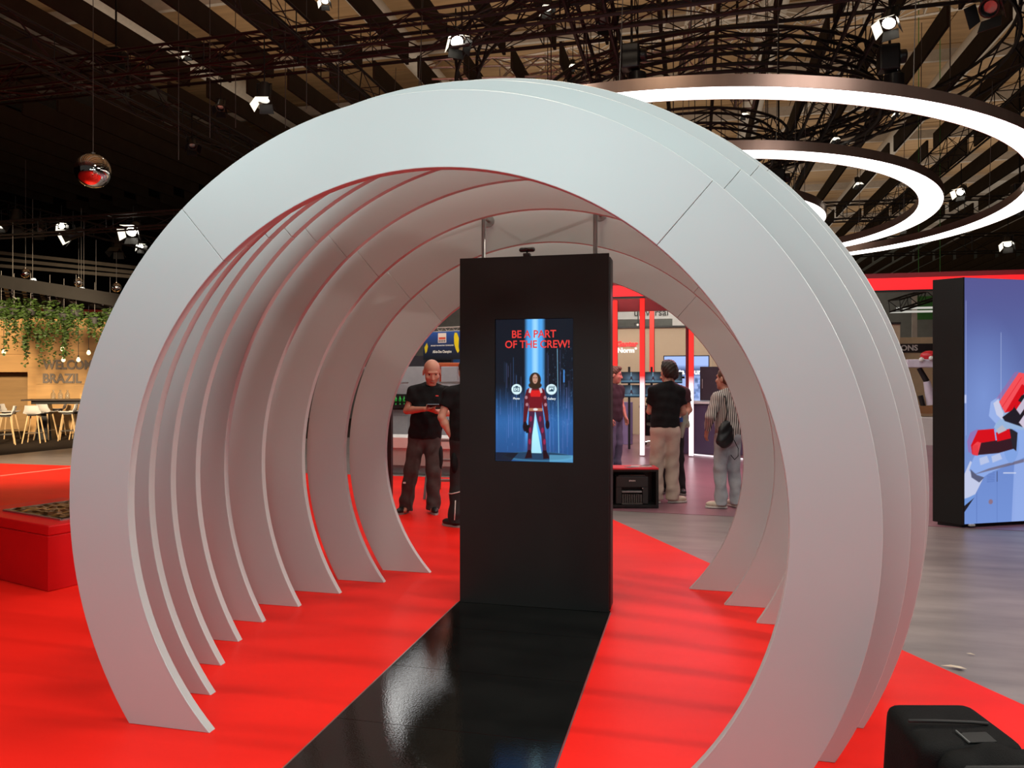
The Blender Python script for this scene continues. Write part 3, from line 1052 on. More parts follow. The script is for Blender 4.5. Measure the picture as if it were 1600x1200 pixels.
dn = (0.12, -0.35, -1)
lamps = [
    (413, 148, 11.5, 0.26, (0.05, -0.2, -1), 'white-lit barn-door lamp hanging low over the tunnel\'s left shoulder', True, 0.7),
    (712, 60, 12.0, 0.30, (0.35, -0.5, -0.75), 'warm-lit barn-door lamp above the crown of the tunnel', True, 0.3),
    (1391, 30, 11.0, 0.28, (-0.3, -0.5, -0.8), 'brightest barn-door lamp, above the ring lamps', True, 0.4),
    (293, 80, 15.0, 0.16, dn, 'small lit lamp on the long maroon truss', True, 0.3),
    (508, -2, 12.0, 0.16, dn, 'small lit lamp at the very top of the rig', True, 0.3),
    (855, 8, 13.0, 0.20, dn, 'small twin-lit lamp above the dark lengthwise truss', True, 0.3),
    (895, 100, 17.0, 0.15, dn, 'small lit lamp just above the tunnel\'s crown edge', True, 0.4),
    (1304, 214, 17.0, 0.15, dn, 'small warm lamp shining above the middle ring lamp', True, 0.5),
    (1162, 176, 17.0, 0.15, dn, 'small lit lamp seen through the largest ring lamp', True, 0.5),
    (1398, 176, 17.0, 0.13, dn, 'tiny lit lamp on a dark board inside the largest ring lamp', True, 0.5),
    (1340, 284, 20.0, 0.18, dn, 'small lit lamp seen through the middle ring lamp', True, 0.6),
    (1502, 298, 18.0, 0.24, (-0.5, -0.6, -0.6), 'bright lamp beside the right end of the middle ring lamp', True, 0.5),
    (1412, 352, 22.0, 0.24, (-0.5, -0.5, -0.7), 'lit lamp resting above the far rim of the largest ring lamp', True, 0.5),
    (1575, 378, 19.0, 0.26, (-0.3, -0.6, -0.8), 'dark lamp with blue-white lens right of the rig', True, 0.9),
    (1550, 8, 9.0, 0.30, (-0.5, -0.6, -0.6), 'silver-rimmed unlit lamp in the upper right of the rig', False, 0.5),
    (24, 342, 20.0, 0.36, dn, 'unlit boxy lamp over the wooden stand, leftmost of that row', False, 0.4),
    (96, 352, 20.0, 0.22, (0.6, -0.5, -0.5), 'narrow lit lamp over the wooden stand, second of that row', True, 0.4),
    (114, 366, 20.0, 0.36, (-0.5, -0.6, -0.4), 'broad warm-lit lamp over the wooden stand', True, 0.4),
    (208, 359, 20.0, 0.40, (0.2, -0.6, -0.4), 'bright twin lamp over the wooden stand beside the tunnel', True, 0.4),
    (183, 384, 21.0, 0.34, dn, 'unlit lamp hanging below the bright twin lamp', False, 0.4),
    (219, 384, 21.0, 0.22, (0.6, -0.5, -0.5), 'narrow lit lamp closest to the tunnel\'s left edge', True, 0.4),
    (2, 352, 20.0, 0.18, dn, 'small cool-white lamp over the wooden stand', True, 0.3),
    (300, 225, 16.0, 0.24, (0.4, -0.4, -0.7), 'dark coiled-cable lamp under the lengthwise truss', False, 0.5),
    (345, 165, 15.0, 0.22, (0.2, -0.5, -0.8), 'dark lamp hanging from a chain left of the white-lit lamp', False, 1.0),
    (942, 30, 13.0, 0.30, (0.3, -0.6, -0.5), 'dark boxy lamp beside the dark lengthwise truss', False, 0.4),
    (63, 358, 21.0, 0.30, (0.3, -0.6, -0.5), 'dark lamp between two wires over the wooden stand', False, 0.4),
]
for l in lamps:
    stage_lamp(*l)

# mirror balls on wires
def mirror_ball(px, py, d, r, label, up):
    p = at(px, py, d)
    t = thing('mirror_ball', label, 'mirror ball', p, 0, 'mirror balls')
    MB().ball((0, 0, 0), r, 40).build('ball', M_CHROME, t, 'all')
    MB().tube((0, 0, r * 0.98), (0, 0, r * 1.08), r * 0.12, 10).build('cap', M_STEEL, t)
    MB().tube((0, 0, r), (0, 0, up), 0.006, 5).build('wire', M_WIRE, t)


mirror_ball(145.5, 267, 12.0, 0.265, 'large mirror ball on a long wire at the left', 5.0)
mirror_ball(40, 427, 21.0, 0.135, 'small mirror ball over the wooden stand, nearest the frame\'s left', 3.1)
mirror_ball(123, 441, 21.0, 0.125, 'small mirror ball over the wooden stand, middle of three', 1.5)
mirror_ball(182, 449, 21.0, 0.13, 'small mirror ball over the wooden stand, beside the tunnel', 1.5)
for k, (px_, py_, l) in enumerate(((51, 440, 'small white ring light over the hanging plants, left one'), (127, 454, 'small white ring light over the hanging plants, right one'))):
    p = at(px_, py_, 20.5)
    t = thing('ring_light', l, 'lamp', p)
    MB().path([(0.085 * math.cos(2 * PI * i / 20), 0.03 * math.sin(2 * PI * i / 20), 0.075 * math.sin(2 * PI * i / 20)) for i in range(20)], 0.028, 6, True).build('tube', emis('small_ring_glow', (1, 0.95, 0.85), 1.1), t, True)
    MB().tube((0, 0, 0.08), (0, 0, 2.2), 0.008, 5).build('wire', M_WIRE, t)
# plain suspension wires dropping from the roof
for k, (px_, y0_, y1_, d, l) in enumerate(((279, -40, 250, 13, 'thin suspension wire right of the large mirror ball'), (328, -40, 215, 13, 'thin suspension wire left of the white-lit lamp'),
                                        (368, -30, 200, 13.5, 'thin suspension wire close to the white-lit lamp'), (446, -30, 200, 13, 'thin wire just right of the white-lit lamp'),
                                        (479, -40, 170, 12.5, 'thin wire above the left shoulder of the tunnel'), (529, -40, 165, 12.5, 'thin wire nearest the tunnel\'s crown'),
                                        (20, 345, 440, 19, 'thin wire holding the grey canopy at its left'), (131, 345, 455, 19, 'thin wire holding the grey canopy in its middle'),
                                        (150, 375, 460, 19, 'short thin wire of the grey canopy near the tunnel'))):
    tag(MB().tube(at(px_, y1_, d), at(px_, y0_, d), 0.007, 5).build('wire', M_WIRE), l, 'wire', 'suspension wires')

# ------------------------------------------------------------------ wooden bar stand on the left
def W_(px, py, d):
    return at(px, py, d)


wd = ray(0, 590)
D1 = 22.0
pA, pB = at(56, 590, D1), at(330, 590, D1 + 1.2)
pA.z = pB.z = 0
wdir = (pB - pA).normalized()
wn = Vector((-wdir.y, wdir.x, 0))
rzw = math.atan2(wdir.y, wdir.x)
bar = thing('wooden_stand_wall', 'pale wooden stand wall with the words WELCOME BRAZIL', 'stand wall', pA, rzw)
topz = 3.35
# wall boards, each its own plank
Lw = (pB - pA).length
nb = 7
for i in range(nb):
    z0_, z1_ = topz * i / nb, topz * (i + 1) / nb - 0.006
    MB().box((Lw / 2, 0.2, (z0_ + z1_) / 2), (Lw, 0.4, z1_ - z0_)).build('panel', M_OAK, bar)
MB().box((-0.12, 0.45, topz / 2), (0.24, 0.7, topz)).build('corner_post', M_OAK, bar)
for i in range(3):
    z0_ = 1.78 + (topz - 1.78) * i / 3
    MB().box((-3.3, 0.7, z0_ + 0.26), (6.1, 0.2, 0.517)).build('panel', M_OAK, bar)
MB().box((-3.3, 1.6, 0.89), (6.1, 0.1, 1.78)).build('recess_back', mat('shaded_oak_back', (0.42, 0.25, 0.10), 0.6, noise=0.1, scale=2, stretch=(0.5, 0.5, 5)), bar)  # darker copy of the oak, with the recess's shade in its colour
M_LET = mat('dark_grey_letters', (0.20, 0.16, 0.13), 0.5, noise=0.05)
q = at(67, 576.5, D1)
lx = (Vector((q.x, q.y, 0)) - pA).dot(wdir)
text('WELCOME', 0.37, M_LET, bar, (lx, -0.02, q.z), depth=0.02, bold=0.012, name='lettering', sx=0.80)
q = at(66, 598, D1)
text('BRAZIL', 0.37, M_LET, bar, (lx - 0.02, -0.02, q.z), depth=0.02, bold=0.012, name='lettering', sx=0.84)
# low oak box beside the letters
p = onfloor(128, 690)
p = at(131, 631, 20.6)
bx = thing('oak_box', 'small oak box standing on the bar table', 'box', p, rzw)
MB().box((0.06, 0, 0.14), (0.26, 0.2, 0.28)).build('body', M_OAK, bx, bevel=0.004)
MB().box((0.06, -0.02, 0.285), (0.28, 0.24, 0.012)).build('lid', M_OAK, bx)

# grey canopy over the plants
can_t = thing('canopy', 'grey slatted canopy above the hanging plants', 'canopy', at(0, 452, 19.0))
M_CAN = mat('dark_grey_canopy', (0.013, 0.012, 0.011), 0.6, noise=0.1)
base_ = at(0, 452, 19.0)


def cl(px, py, d):
    return at(px, py, d) - base_


MB().bar(cl(-40, 433, 18.5), cl(240, 478, 18.0), 0.10, 0.30).build('beam', M_CAN, can_t)
MB().bar(cl(-40, 470, 22.5), cl(240, 478, 22.0), 0.10, 0.22).build('beam', M_CAN, can_t)
for k in range(9):
    px_ = -20 + 28 * k
    MB().bar(cl(px_, 437 + 0.16 * px_ + 6, 18.4), cl(px_ + 6, 470 + 0.03 * px_, 22.3), 0.09, 0.06).build('slat', M_CAN, can_t)
for k in range(4):
    MB().bar(cl(-40, 449 + 6 * k, 19 + k * 0.8), cl(240, 484 - 1.2 * k, 18.7 + k * 0.8), 0.03, 0.03).build('slat', M_CAN, can_t)
# small hooks of track lamps under the canopy
for k, px_ in enumerate((19, 50, 75, 88, 107, 113, 155, 170)):
    p = at(px_, 458 + 0.07 * px_, 20) - base_
    MB().path([p + Vector((0, 0, 0.12)), p, p + Vector((0.03, 0, -0.07)), p + Vector((0.12, 0, -0.13))], 0.02, 6).build('track_lamp', M_WHITE, can_t)
# red boards behind the plants
for k, (a, b, l) in enumerate((((-10, 474), (16, 484), 'red board behind the leftmost plants'), ((60, 474), (80, 486), 'pink-red board between two hanging plants'),
                            ((98, 480), (112, 488), 'small red board behind the middle plants'), ((128, 484), (165, 492), 'long red board showing right of the plants'))):
    p = at((a[0] + b[0]) / 2, (a[1] + b[1]) / 2, 24)
    w_ = (b[0] - a[0]) / 1200 * 24
    h_ = (b[1] - a[1]) / 1200 * 24
    tag(MB().box((0, 0, 0), (w_, 0.08, h_)).build('fascia_board', mat('coral_red_board', (0.75, 0.06, 0.05), 0.5)), l, 'board')
    o = [x for x in COL.objects if x.name.startswith('fascia_board')][-1]
    o.location = p
    o.rotation_euler = (0, 0, rzw)
    MB().box((0, 0.06, -h_ / 2 - (p.z - h_ / 2) / 2 + 0.02), (0.06, 0.04, p.z - h_ / 2 + 0.02)).build('post', M_BLACK2, o)

# hanging planters with trailing leaves
M_LEAF = mat('dark_green_trailing_leaves', (0.034, 0.068, 0.012), 0.5, spec=0.3, noise=0.7, scale=5)
M_POT = mat('dark_grey_pot', (0.03, 0.03, 0.03), 0.6)
rng = random.Random(7)


def planter(px, top, pot, low, wpx, label):
    d = 18.4
    p = at(px, pot, d)
    k = d / FPX
    t = thing('hanging_planter', label, 'hanging plant', p, 0, 'hanging planters of the bar')
    MB().lathe([(0.09, -0.10), (0.13, 0.06), (0.14, 0.06), (0.12, 0.04)], (0, 0, 0), 12).build('pot', M_POT, t, True)
    MB().tube((0, 0, 0.05), (0, 0, 0.9), 0.007, 5).build('wire', M_WIRE, t)
    b = MB()

    def leaf(c, s):
        n = Vector((rng.uniform(-1, 1), rng.uniform(-1, 1), rng.uniform(-0.6, 0.9))).normalized()
        dd, u, v = basis(n)
        b.add([c - u * s, c - v * s * 0.6 + dd * s * 0.2, c + u * s, c + v * s * 0.6 + dd * s * 0.2], [(0, 1, 2, 3)])
    w = wpx * k / 2
    ht = (pot - top) * k
    for i in range(210):
        a, r = rng.uniform(0, 2 * PI), w * math.sqrt(rng.random())
        leaf(Vector((r * math.cos(a), r * math.sin(a) * 0.8, rng.uniform(-0.16, ht))), rng.uniform(0.03, 0.055))
    full = (low - pot) * k
    for s_ in range(19):
        a, r = rng.uniform(0, 2 * PI), w * rng.uniform(0.2, 1.0)
        x, y = r * math.cos(a), r * math.sin(a)
        L = full * rng.uniform(0.4, 1.05)
        n = int(L / 0.028)
        for i in range(n):
            x += rng.uniform(-0.012, 0.012)
            y += rng.uniform(-0.012, 0.012)
            if rng.random() < 0.97 - 0.4 * i / max(n, 1):
                leaf(Vector((x + rng.uniform(-0.045, 0.045), y + rng.uniform(-0.045, 0.045), -i * 0.028)), rng.uniform(0.026, 0.05))
    tag(b.build('foliage', M_LEAF, t), kind='stuff')
    return t


for a in ((2, 470, 482, 518, 26, 'short trailing plant at the far left end of the row'), (22, 466, 486, 556, 30, 'trailing plant left of the longest one'),
          (48, 466, 486, 572, 28, 'longest trailing plant, hanging beside the corner post'), (78, 470, 488, 566, 30, 'full trailing plant above the word WELCOME'),
          (100, 480, 494, 560, 22, 'thin trailing plant beside the full one'), (119, 476, 488, 544, 22, 'trailing plant with its dark pot showing'),
          (148, 488, 500, 536, 26, 'short trailing plant close to the tunnel'), (172, 482, 492, 530, 22, 'trailing plant touching the edge of the tunnel')):
    planter(*a)

# pendant bulbs
M_BULB = emis('warm_filament_bulb', (1.0, 0.80, 0.42), 2.2)
for k, (px_, py_, l) in enumerate(((6, 549, 'pendant bulb at the far left of the bar'), (97.5, 544, 'upper of the two pendant bulbs above WELCOME'), (99, 561, 'lower of the two pendant bulbs above WELCOME'),
                                (122.5, 561, 'pendant bulb in front of the letter O'), (138.5, 550, 'pendant bulb nearest the tunnel'))):
    p = at(px_, py_, 19.2)
    t = thing('pendant_bulb', l, 'pendant lamp', p, 0, 'pendant bulbs over the bar')
    MB().lathe([(0.012, -0.075), (0.040, -0.055), (0.050, -0.02), (0.026, 0.035), (0.018, 0.05)], n=12).build('bulb', M_BULB, t, True)
    MB().tube((0, 0, 0.045), (0, 0, 0.085), 0.02, 8).build('socket', M_BLACK2, t)
    MB().tube((0, 0, 0.085), (0, 0, 1.25), 0.007, 5).build('cord', M_BLACK2, t)

# bar table
tp = onfloor(69, 686)
tb = thing('bar_table', 'long dark bar table with a wedge-shaped black leg', 'table', tp, rzw)
MB().box((0.62, 0, 1.035), (2.1, 0.75, 0.035)).build('tabletop', mat('dark_walnut_top', (0.05, 0.035, 0.027), 0.4), tb, bevel=0.006)
MB().box((0.62, 0, 0.97), (1.7, 0.5, 0.09)).build('apron', M_BLACK2, tb)
for xx in (0.0, 1.3):
    MB().add([(xx - 0.09, -0.15, 0.93), (xx + 0.14, -0.15, 0.93), (xx + 0.14, 0.15, 0.93), (xx - 0.09, 0.15, 0.93), (xx - 0.16, -0.2, 0), (xx + 0.24, -0.2, 0), (xx + 0.24, 0.2, 0), (xx - 0.16, 0.2, 0)],
             [(0, 1, 2, 3), (7, 6, 5, 4), (0, 4, 5, 1), (1, 5, 6, 2), (2, 6, 7, 3), (3, 7, 4, 0)]).build('leg', M_BLACK2, tb)
M_GLASS = mat('clear_glass', (0.9, 0.92, 0.9), 0.05, trans=0.95, noise=0.0)
for k, (px_, l) in enumerate(((80, 'clear glass carafe on the bar table, left one'), (91, 'clear glass carafe on the bar table, middle one'), (102, 'clear glass carafe on the bar table, right one'))):
    p = at(px_, 629, 18.6)
    p = tp + Matrix.Rotation(rzw, 3, 'Z') @ Vector((0.20 + 0.17 * k, 0.05, 0))
    p.z = 1.0535
    tag(MB().lathe([(0.05, 0), (0.055, 0.02), (0.055, 0.13), (0.02, 0.19), (0.022, 0.24), (0.018, 0.24), (0.016, 0.19), (0.05, 0.13), (0.05, 0.012)], n=14).build('carafe', M_GLASS, None, True), l, 'carafe', 'carafes on the bar table').location = p

# bar stools
def stool(px, py, rz, label, shell, legm, proto=[None]):
    p = onfloor(px, py)
    t = thing('bar_stool', label, 'bar stool', p, rz, 'bar stools around the dark table')
    b = MB()
    # moulded shell: seat that curls up into a low back (back towards +y)
    prof = [(-0.20, 0.735), (-0.17, 0.722), (0.0, 0.712), (0.13, 0.722), (0.18, 0.76), (0.205, 0.84), (0.225, 0.935)]
    vs, fs = [], []
    for i, (y, z) in enumerate(prof):
        w = 0.205 if i < 4 else 0.205 - 0.02 * (i - 3)
        for j in range(7):
            s = -1 + 2 * j / 6
            bend = 0.035 * s * s
            vs.append((w * s, y - (bend * 1.6 if i > 3 else 0), z + (bend if i < 5 else 0)))
    n = len(vs)
    vs += [(x, y + 0.0 + (0.014 if i_ >= 28 else 0), z - (0.016 if i_ < 28 else 0.004)) for i_, (x, y, z) in enumerate(vs)]
    for i in range(len(prof) - 1):
        for j in range(6):
            a = i * 7 + j
            fs += [(a, a + 1, a + 8, a + 7), (n + a, n + a + 7, n + a + 8, n + a + 1)]
    for i in range(len(prof) - 1):
        fs += [(i * 7, i * 7 + 7, n + i * 7 + 7, n + i * 7), (i * 7 + 6, n + i * 7 + 6, n + i * 7 + 13, i * 7 + 13)]
    for j in range(6):
        fs += [(j, n + j, n + j + 1, j + 1), (42 + j, 43 + j, n + 43 + j, n + 42 + j)]
    b.add(vs, fs)
    b.build('seat_shell', shell, t, True)
    MB().box((0, 0, 0.69), (0.24, 0.24, 0.035)).build('seat_frame', M_BLACK2, t)
    for sx_ in (-1, 1):
        for sy_ in (-1, 1):
            MB().tube((0.10 * sx_, 0.10 * sy_, 0.70), (0.20 * sx_, 0.20 * sy_, 0.0), 0.019, 8, 0.014).build('leg', legm, t, True)
    f = MB()
    c = [(0.165, 0.165), (-0.165, 0.165), (-0.165, -0.165), (0.165, -0.165)]
    for i in range(4):
        f.tube((c[i][0], c[i][1], 0.25), (c[(i + 1) % 4][0], c[(i + 1) % 4][1], 0.25), 0.008, 6)
    f.build('footrest', M_STEEL, t)
    return t


M_LEGW = mat('pale_oak_legs', (0.60, 0.40, 0.20), 0.5, noise=0.1)
M_SHELL = mat('white_moulded_shell', (0.62, 0.60, 0.57), 0.45, noise=0.03)
for a in ((8, 695, rzw - 1.2, 'white-shelled bar stool at the frame\'s left edge'), (14, 687, rzw + 1.5, 'white-shelled bar stool turned to the table, second from the left edge'),
          (53, 692, rzw + PI, 'white-shelled bar stool seen from behind, in front of the table leg'), (72, 687, rzw + PI - 0.3, 'white-shelled bar stool just right of the table leg'),
          (90, 680, rzw - 1.3, 'white-shelled bar stool beyond the table'), (106, 688, rzw - 1.4, 'white-shelled bar stool at the right end of the table'), (124, 686, rzw - 1.5, 'white-shelled bar stool touching the tunnel\'s edge')):
    stool(a[0], a[1], a[2], a[3], M_SHELL, M_LEGW)
for a in ((93, 671, rzw + 0.4, 'black bar stool far behind the table'), (122, 671, rzw - 0.6, 'black bar stool behind the table, nearest the tunnel')):
    stool(a[0], a[1], a[2], a[3], M_BLACK2, M_BLACK2)

# pale line taped on the far red floor
p0_, p1_ = onfloor(-20, 746), onfloor(112, 730.5)
tag(MB().bar(Vector((p0_.x, p0_.y, 0.0012)), Vector((p1_.x, p1_.y, 0.0012)), 0.05, 0.002).build('floor_tape', mat('pale_tape', (0.75, 0.45, 0.35), 0.6)), 'thin pale tape line on the far red floor', 'tape')

# ------------------------------------------------------------------ low red plinth on the left
pc = onfloor(75, 925)
pl_ = onfloor(0, 906)
pr_ = onfloor(123, 916)
e1 = (Vector((pl_.x, pl_.y, 0)) - Vector((pc.x, pc.y, 0))).normalized()
e2 = (Vector((pr_.x, pr_.y, 0)) - Vector((pc.x, pc.y, 0)))
e2 = (e2 - e1 * e2.dot(e1)).normalized()
bn = thing('red_plinth', 'low red plinth with a raised lid and a copper-foil tray', 'plinth', (pc.x, pc.y, 0), math.atan2(e2.y, e2.x))
M_REDB = mat('deep_red_plinth', (0.60, 0.006, 0.008), 0.38, spec=0.35, noise=0.06, scale=2)
La, Lb, Hh = 1.32, 0.86, 0.50      # along local y (to the left edge), along local x
MB().box((La * 0 + Lb / 2, La / 2, 0.21), (Lb, La, 0.415)).build('body', M_REDB, bn, bevel=0.004)
MB().box((Lb / 2, La / 2, 0.0015), (Lb - 0.03, La - 0.03, 0.01)).build('plinth_foot', M_BLACK2, bn)
lid = MB().box((Lb / 2, La / 2, 0.458), (Lb - 0.01, La - 0.01, 0.08)).build('lid', M_REDB, bn, bevel=0.012)
foil = MB()
nn = 14
rr = random.Random(2)
hts = [[rr.uniform(0, 0.018) for _ in range(nn + 1)] for _ in range(nn + 1)]
vs = [(0.20 + (Lb - 0.30) * i / nn, 0.16 + (La - 0.5) * j / nn, 0.4985 + hts[i][j]) for i in range(nn + 1) for j in range(nn + 1)]
fs = [(i * (nn + 1) + j, (i + 1) * (nn + 1) + j, (i + 1) * (nn + 1) + j + 1, i * (nn + 1) + j + 1) for i in range(nn) for j in range(nn)]
foil.add(vs, fs).build('copper_foil', mat('crumpled_copper_foil', (0.62, 0.33, 0.16), 0.28, metal=1.0, noise=0.2), bn)
fr = MB()
x0_, x1_, y0_, y1_ = 0.18, Lb - 0.08, 0.14, La - 0.32
for a, b in (((x0_, y0_), (x1_, y0_)), ((x1_, y0_), (x1_, y1_)), ((x1_, y1_), (x0_, y1_)), ((x0_, y1_), (x0_, y0_))):
    fr.bar((a[0], a[1], 0.504), (b[0], b[1], 0.504), 0.02, 0.014)
fr.build('tray_rim', M_STEEL, bn)
MB().box((Lb - 0.13, La * 0.55, 0.53), (0.03, 0.05, 0.12)).build('latch', M_REDB, bn, bevel=0.003)

# ------------------------------------------------------------------ stand on the right behind the tunnel
M_REDL = emis('lit_red_fascia', (1.0, 0.012, 0.018), 0.95, (0.5, 0.02, 0.02))
M_REDD = mat('dark_red_fascia', (0.22, 0.008, 0.014), 0.5)
# lit red fascia band that runs across the stand
fz0, fz1 = 3.24, 3.46
fa = thing('red_fascia', 'glowing red fascia beam along the top of the stand', 'fascia', (0, 15.2, 0))
MB().box((4.2, 0.3, (fz0 + fz1) / 2), (12.6, 0.12, fz1 - fz0)).build('glowing_band', M_REDL, fa)
MB().box((4.2, 0.34, fz1 + 0.05), (12.6, 0.12, 0.09)).build('upper_edge', M_REDD, fa)
MB().box((4.2, 0.30, fz0 - 0.02), (12.6, 0.14, 0.035)).build('lower_edge', M_BLACK2, fa)
MB().box((-0.6, 2.6, 3.36), (3.4, 0.14, 0.44)).build('inner_board', M_REDD, fa)
for k in range(2):
    MB().box((-1.95 + 2.05 * k, 1.4, 3.36), (0.10, 2.3, 0.05)).build('cross_bar', M_REDD, fa)
# glowing light columns, red above and white below
def column_mat():
    m = bpy.data.materials.new('red_to_white_light_tube')
    m.use_nodes = True
    nt = m.node_tree
    b = nt.nodes['Principled BSDF']
    tc = nt.nodes.new('ShaderNodeTexCoord')
    sp = nt.nodes.new('ShaderNodeSeparateXYZ')
    r = nt.nodes.new('ShaderNodeValToRGB')
    r.color_ramp.elements[0].position = 0.42
    r.color_ramp.elements[0].color = (1, 0.93, 0.97, 1)
    r.color_ramp.elements[1].position = 0.50
    r.color_ramp.elements[1].color = (1, 0.016, 0.012, 1)
    mm = nt.nodes.new('ShaderNodeMath')
    mm.operation = 'DIVIDE'
    mm.inputs[1].default_value = 3.3
    nt.links.new(tc.outputs['Object'], sp.inputs[0])
    nt.links.new(sp.outputs['Z'], mm.inputs[0])
    nt.links.new(mm.outputs[0], r.inputs[0])
    nt.links.new(r.outputs[0], b.inputs['Emission Color'])
    b.inputs['Emission Strength'].default_value = 1.6
    b.inputs['Base Color'].default_value = (0.02, 0.004, 0.004, 1)
    return m


M_COL = column_mat()
M_REDT = emis('red_light_tube', (1.0, 0.035, 0.02), 1.4)


def light_column(px, py, label):
    p = onfloor(px, py)
    t = thing('light_column', label, 'light column', (p.x, p.y, 0.004), 0, 'glowing light columns of the stand')
    o = MB().box((0, 0, 1.68), (0.092, 0.05, 3.32)).build('tube', M_COL, t)
    MB().box((0, 0.045, 1.68), (0.11, 0.04, 3.34)).build('channel', M_REDD, t)
    return t


light_column(961, 703, 'red-to-white light column partly hidden by the kiosk\'s edge')
light_column(1003.5, 713, 'red-to-white light column between the kiosk and the man in black')
light_column(1080, 714, 'red-to-white light column between the man and the woman')
p = at(1018.5, 530, 19.0)
hm = thing('hanging_light_tube', 'short red light tube hanging in front of the beige wall', 'light column', p)
MB().box((0, 0, 0.02), (0.10, 0.05, 1.9)).build('tube', M_REDT, hm)
MB().box((0, 0.04, 0.02), (0.12, 0.03, 1.92)).build('channel', M_REDD, hm)
MB().tube((0, 0.03, 0.9), (0, 0.03, 14.16 - hm.location.z), 0.012, 6).build('hanger', M_WIRE, hm)
p = onfloor(1075, 709)
tag(MB().box((0, 0, 1.6), (0.10, 0.10, 3.2)).build('post', M_REDD, None, bevel=0.006), 'dark red post standing beside the right light column', 'post').location = (p.x, p.y + 0.15, 0.004)
# low light line on the floor running right from the right column
p0_, p1_ = onfloor(1082, 711), onfloor(1128, 717)
tag(MB().bar(Vector((p0_.x, p0_.y, 0.016)), Vector((p1_.x + 1.3, p1_.y - 0.75, 0.016)), 0.05, 0.022).build('light_strip', emis('white_floor_line', (1, 0.9, 0.95), 1.2)), 'thin white light strip along the foot of the purple counter', 'light strip')

# walls and signs further back
M_BEIGE = mat('beige_stand_wall', (0.50, 0.38, 0.26), 0.7, noise=0.06, scale=1)
bw = thing('beige_wall', 'beige back wall with a glowing red and white company name', 'stand wall', (0, 22.2, 0))
for k in range(6):
    MB().box((-4.3 + 1.6 * k + 0.8, 0, 1.52), (1.592, 0.12, 3.04)).build('panel', M_BEIGE, bw)
MB().box((0.5, -0.02, 3.06), (9.6, 0.2, 0.05)).build('top_rail', M_BLACK2, bw)
q = onY(963.5, 541, 22.1)
q2 = onY(1003, 541, 22.1)
M_GR = emis('glowing_red_letters', (1.0, 0.03, 0.03), 1.3)
M_GW = emis('glowing_white_letters', (1.0, 0.95, 0.92), 1.3)
fs_ = (q2.x - q.x) / 6 * 1.72
text('Ganter', fs_, M_GR, bw, (q.x, -0.075, q.z), depth=0.02, bold=0.009, sx=1.0)
q = onY(964.5, 551, 22.1)
text('Norm°', fs_ * 0.95, M_GW, bw, (q.x, -0.075, q.z), depth=0.02, bold=0.005)
q = onY(1055, 490, 26)
wf = thing('white_fascia', 'white hanging fascia with black lettering, behind the red beam', 'fascia', (q.x, 26, q.z))
MB().box((-1.1, 0, 0), (4.6, 0.15, 0.34)).build('board', M_WHITE, wf)
text('universal', 0.32, M_BLACK2, wf, (-1.35, -0.08, -0.06), depth=0.01, bold=0.004)
for x_ in (-3.2, 1.0):
    MB().tube((x_, 0, 0.17), (x_, 0, 14.12 - wf.location.z), 0.012, 5).build('wire', M_WIRE, wf)
q = onY(997, 508, 24)
pj = thing('projector', 'small dark projector hanging behind the light columns', 'projector', q)
MB().box((0, 0, 0), (0.22, 0.26, 0.12)).build('body', M_BLACK2, pj, bevel=0.01)
MB().tube((0, -0.13, 0), (0, -0.17, 0), 0.035, 12).build('lens', M_STEEL, pj)
MB().tube((0, 0, 0.06), (0, 0, 14.1 - pj.location.z), 0.015, 6).build('pole', M_BLACK2, pj)
q = onY(1062, 505, 25)
tag(MB().box((0, 0, 0), (0.45, 0.12, 0.7)).build('pillar', M_WHITE), 'pale pillar top rising behind the beige wall', 'pillar').location = q

# wall of small monitors
mt_ = Canvas(40, 26, (0.16, 0.19, 0.22))
mt_.blend(np.clip(1.2 - np.hypot((mt_.U - 0.5) / 0.45, (mt_.V - 0.45) / 0.5), 0, 1) * 0.9, (0.40, 0.52, 0.62))
mt_.line((0.5, 0.1), (0.5, 1), 1.2, (0.7, 0.9, 1.0), 0.9)
mt_.blend((mt_.V < 0.22) * 0.7, (0.45, 0.62, 0.72))
mt_.blend((mt_.V < 0.10) * 0.9, (0.12, 0.2, 0.26))
mt_.poly([(0.42, 0.2), (0.49, 0.62), (0.53, 0.62), (0.6, 0.2), (0.5, 0.35)], (0.25, 0.18, 0.22))
for cidx, (x0p, x1p) in enumerate(((970, 1002.5), (1004.5, 1036), (1037.5, 1066))):
    for ridx, (y0p, y1p) in enumerate(((581, 599), (601.5, 621))):
        a, b = onY(x0p, y0p, 17.4), onY(x1p, y1p, 17.4)
        col_n, row_n = ('left', 'middle', 'right')[cidx], ('upper', 'lower')[ridx]
        t = thing('monitor', '%s %s monitor of the small screen wall behind the man in black' % (row_n, col_n), 'monitor', ((a.x + b.x) / 2, 17.4, b.z), 0, 'screen wall monitors')
        w, h = b.x - a.x, a.z - b.z
        MB().box((0, 0.03, h / 2), (w, 0.05, h)).build('casing', M_BLACK2, t, bevel=0.004)
        picture('screen', mt_, (-w / 2 + 0.008, 0.003, 0.008), (w - 0.016, 0, 0), (0, 0, h - 0.016), screen_mat('monitor_display', 0.75), t)
bk = thing('screen_rack', 'black frame that carries the small monitors', 'rack', (onY(1018, 600, 17.5).x, 17.48, 0.004))
for s_ in (-0.5, 0, 0.5):
    MB().box((s_, 0.06, 0.93), (0.05, 0.05, 1.86)).build('upright', M_BLACK2, bk)
for z_ in (1.30, 1.62):
    MB().box((0, 0.0, z_), (1.45, 0.04, 0.05)).build('cross_rail', M_BLACK2, bk)
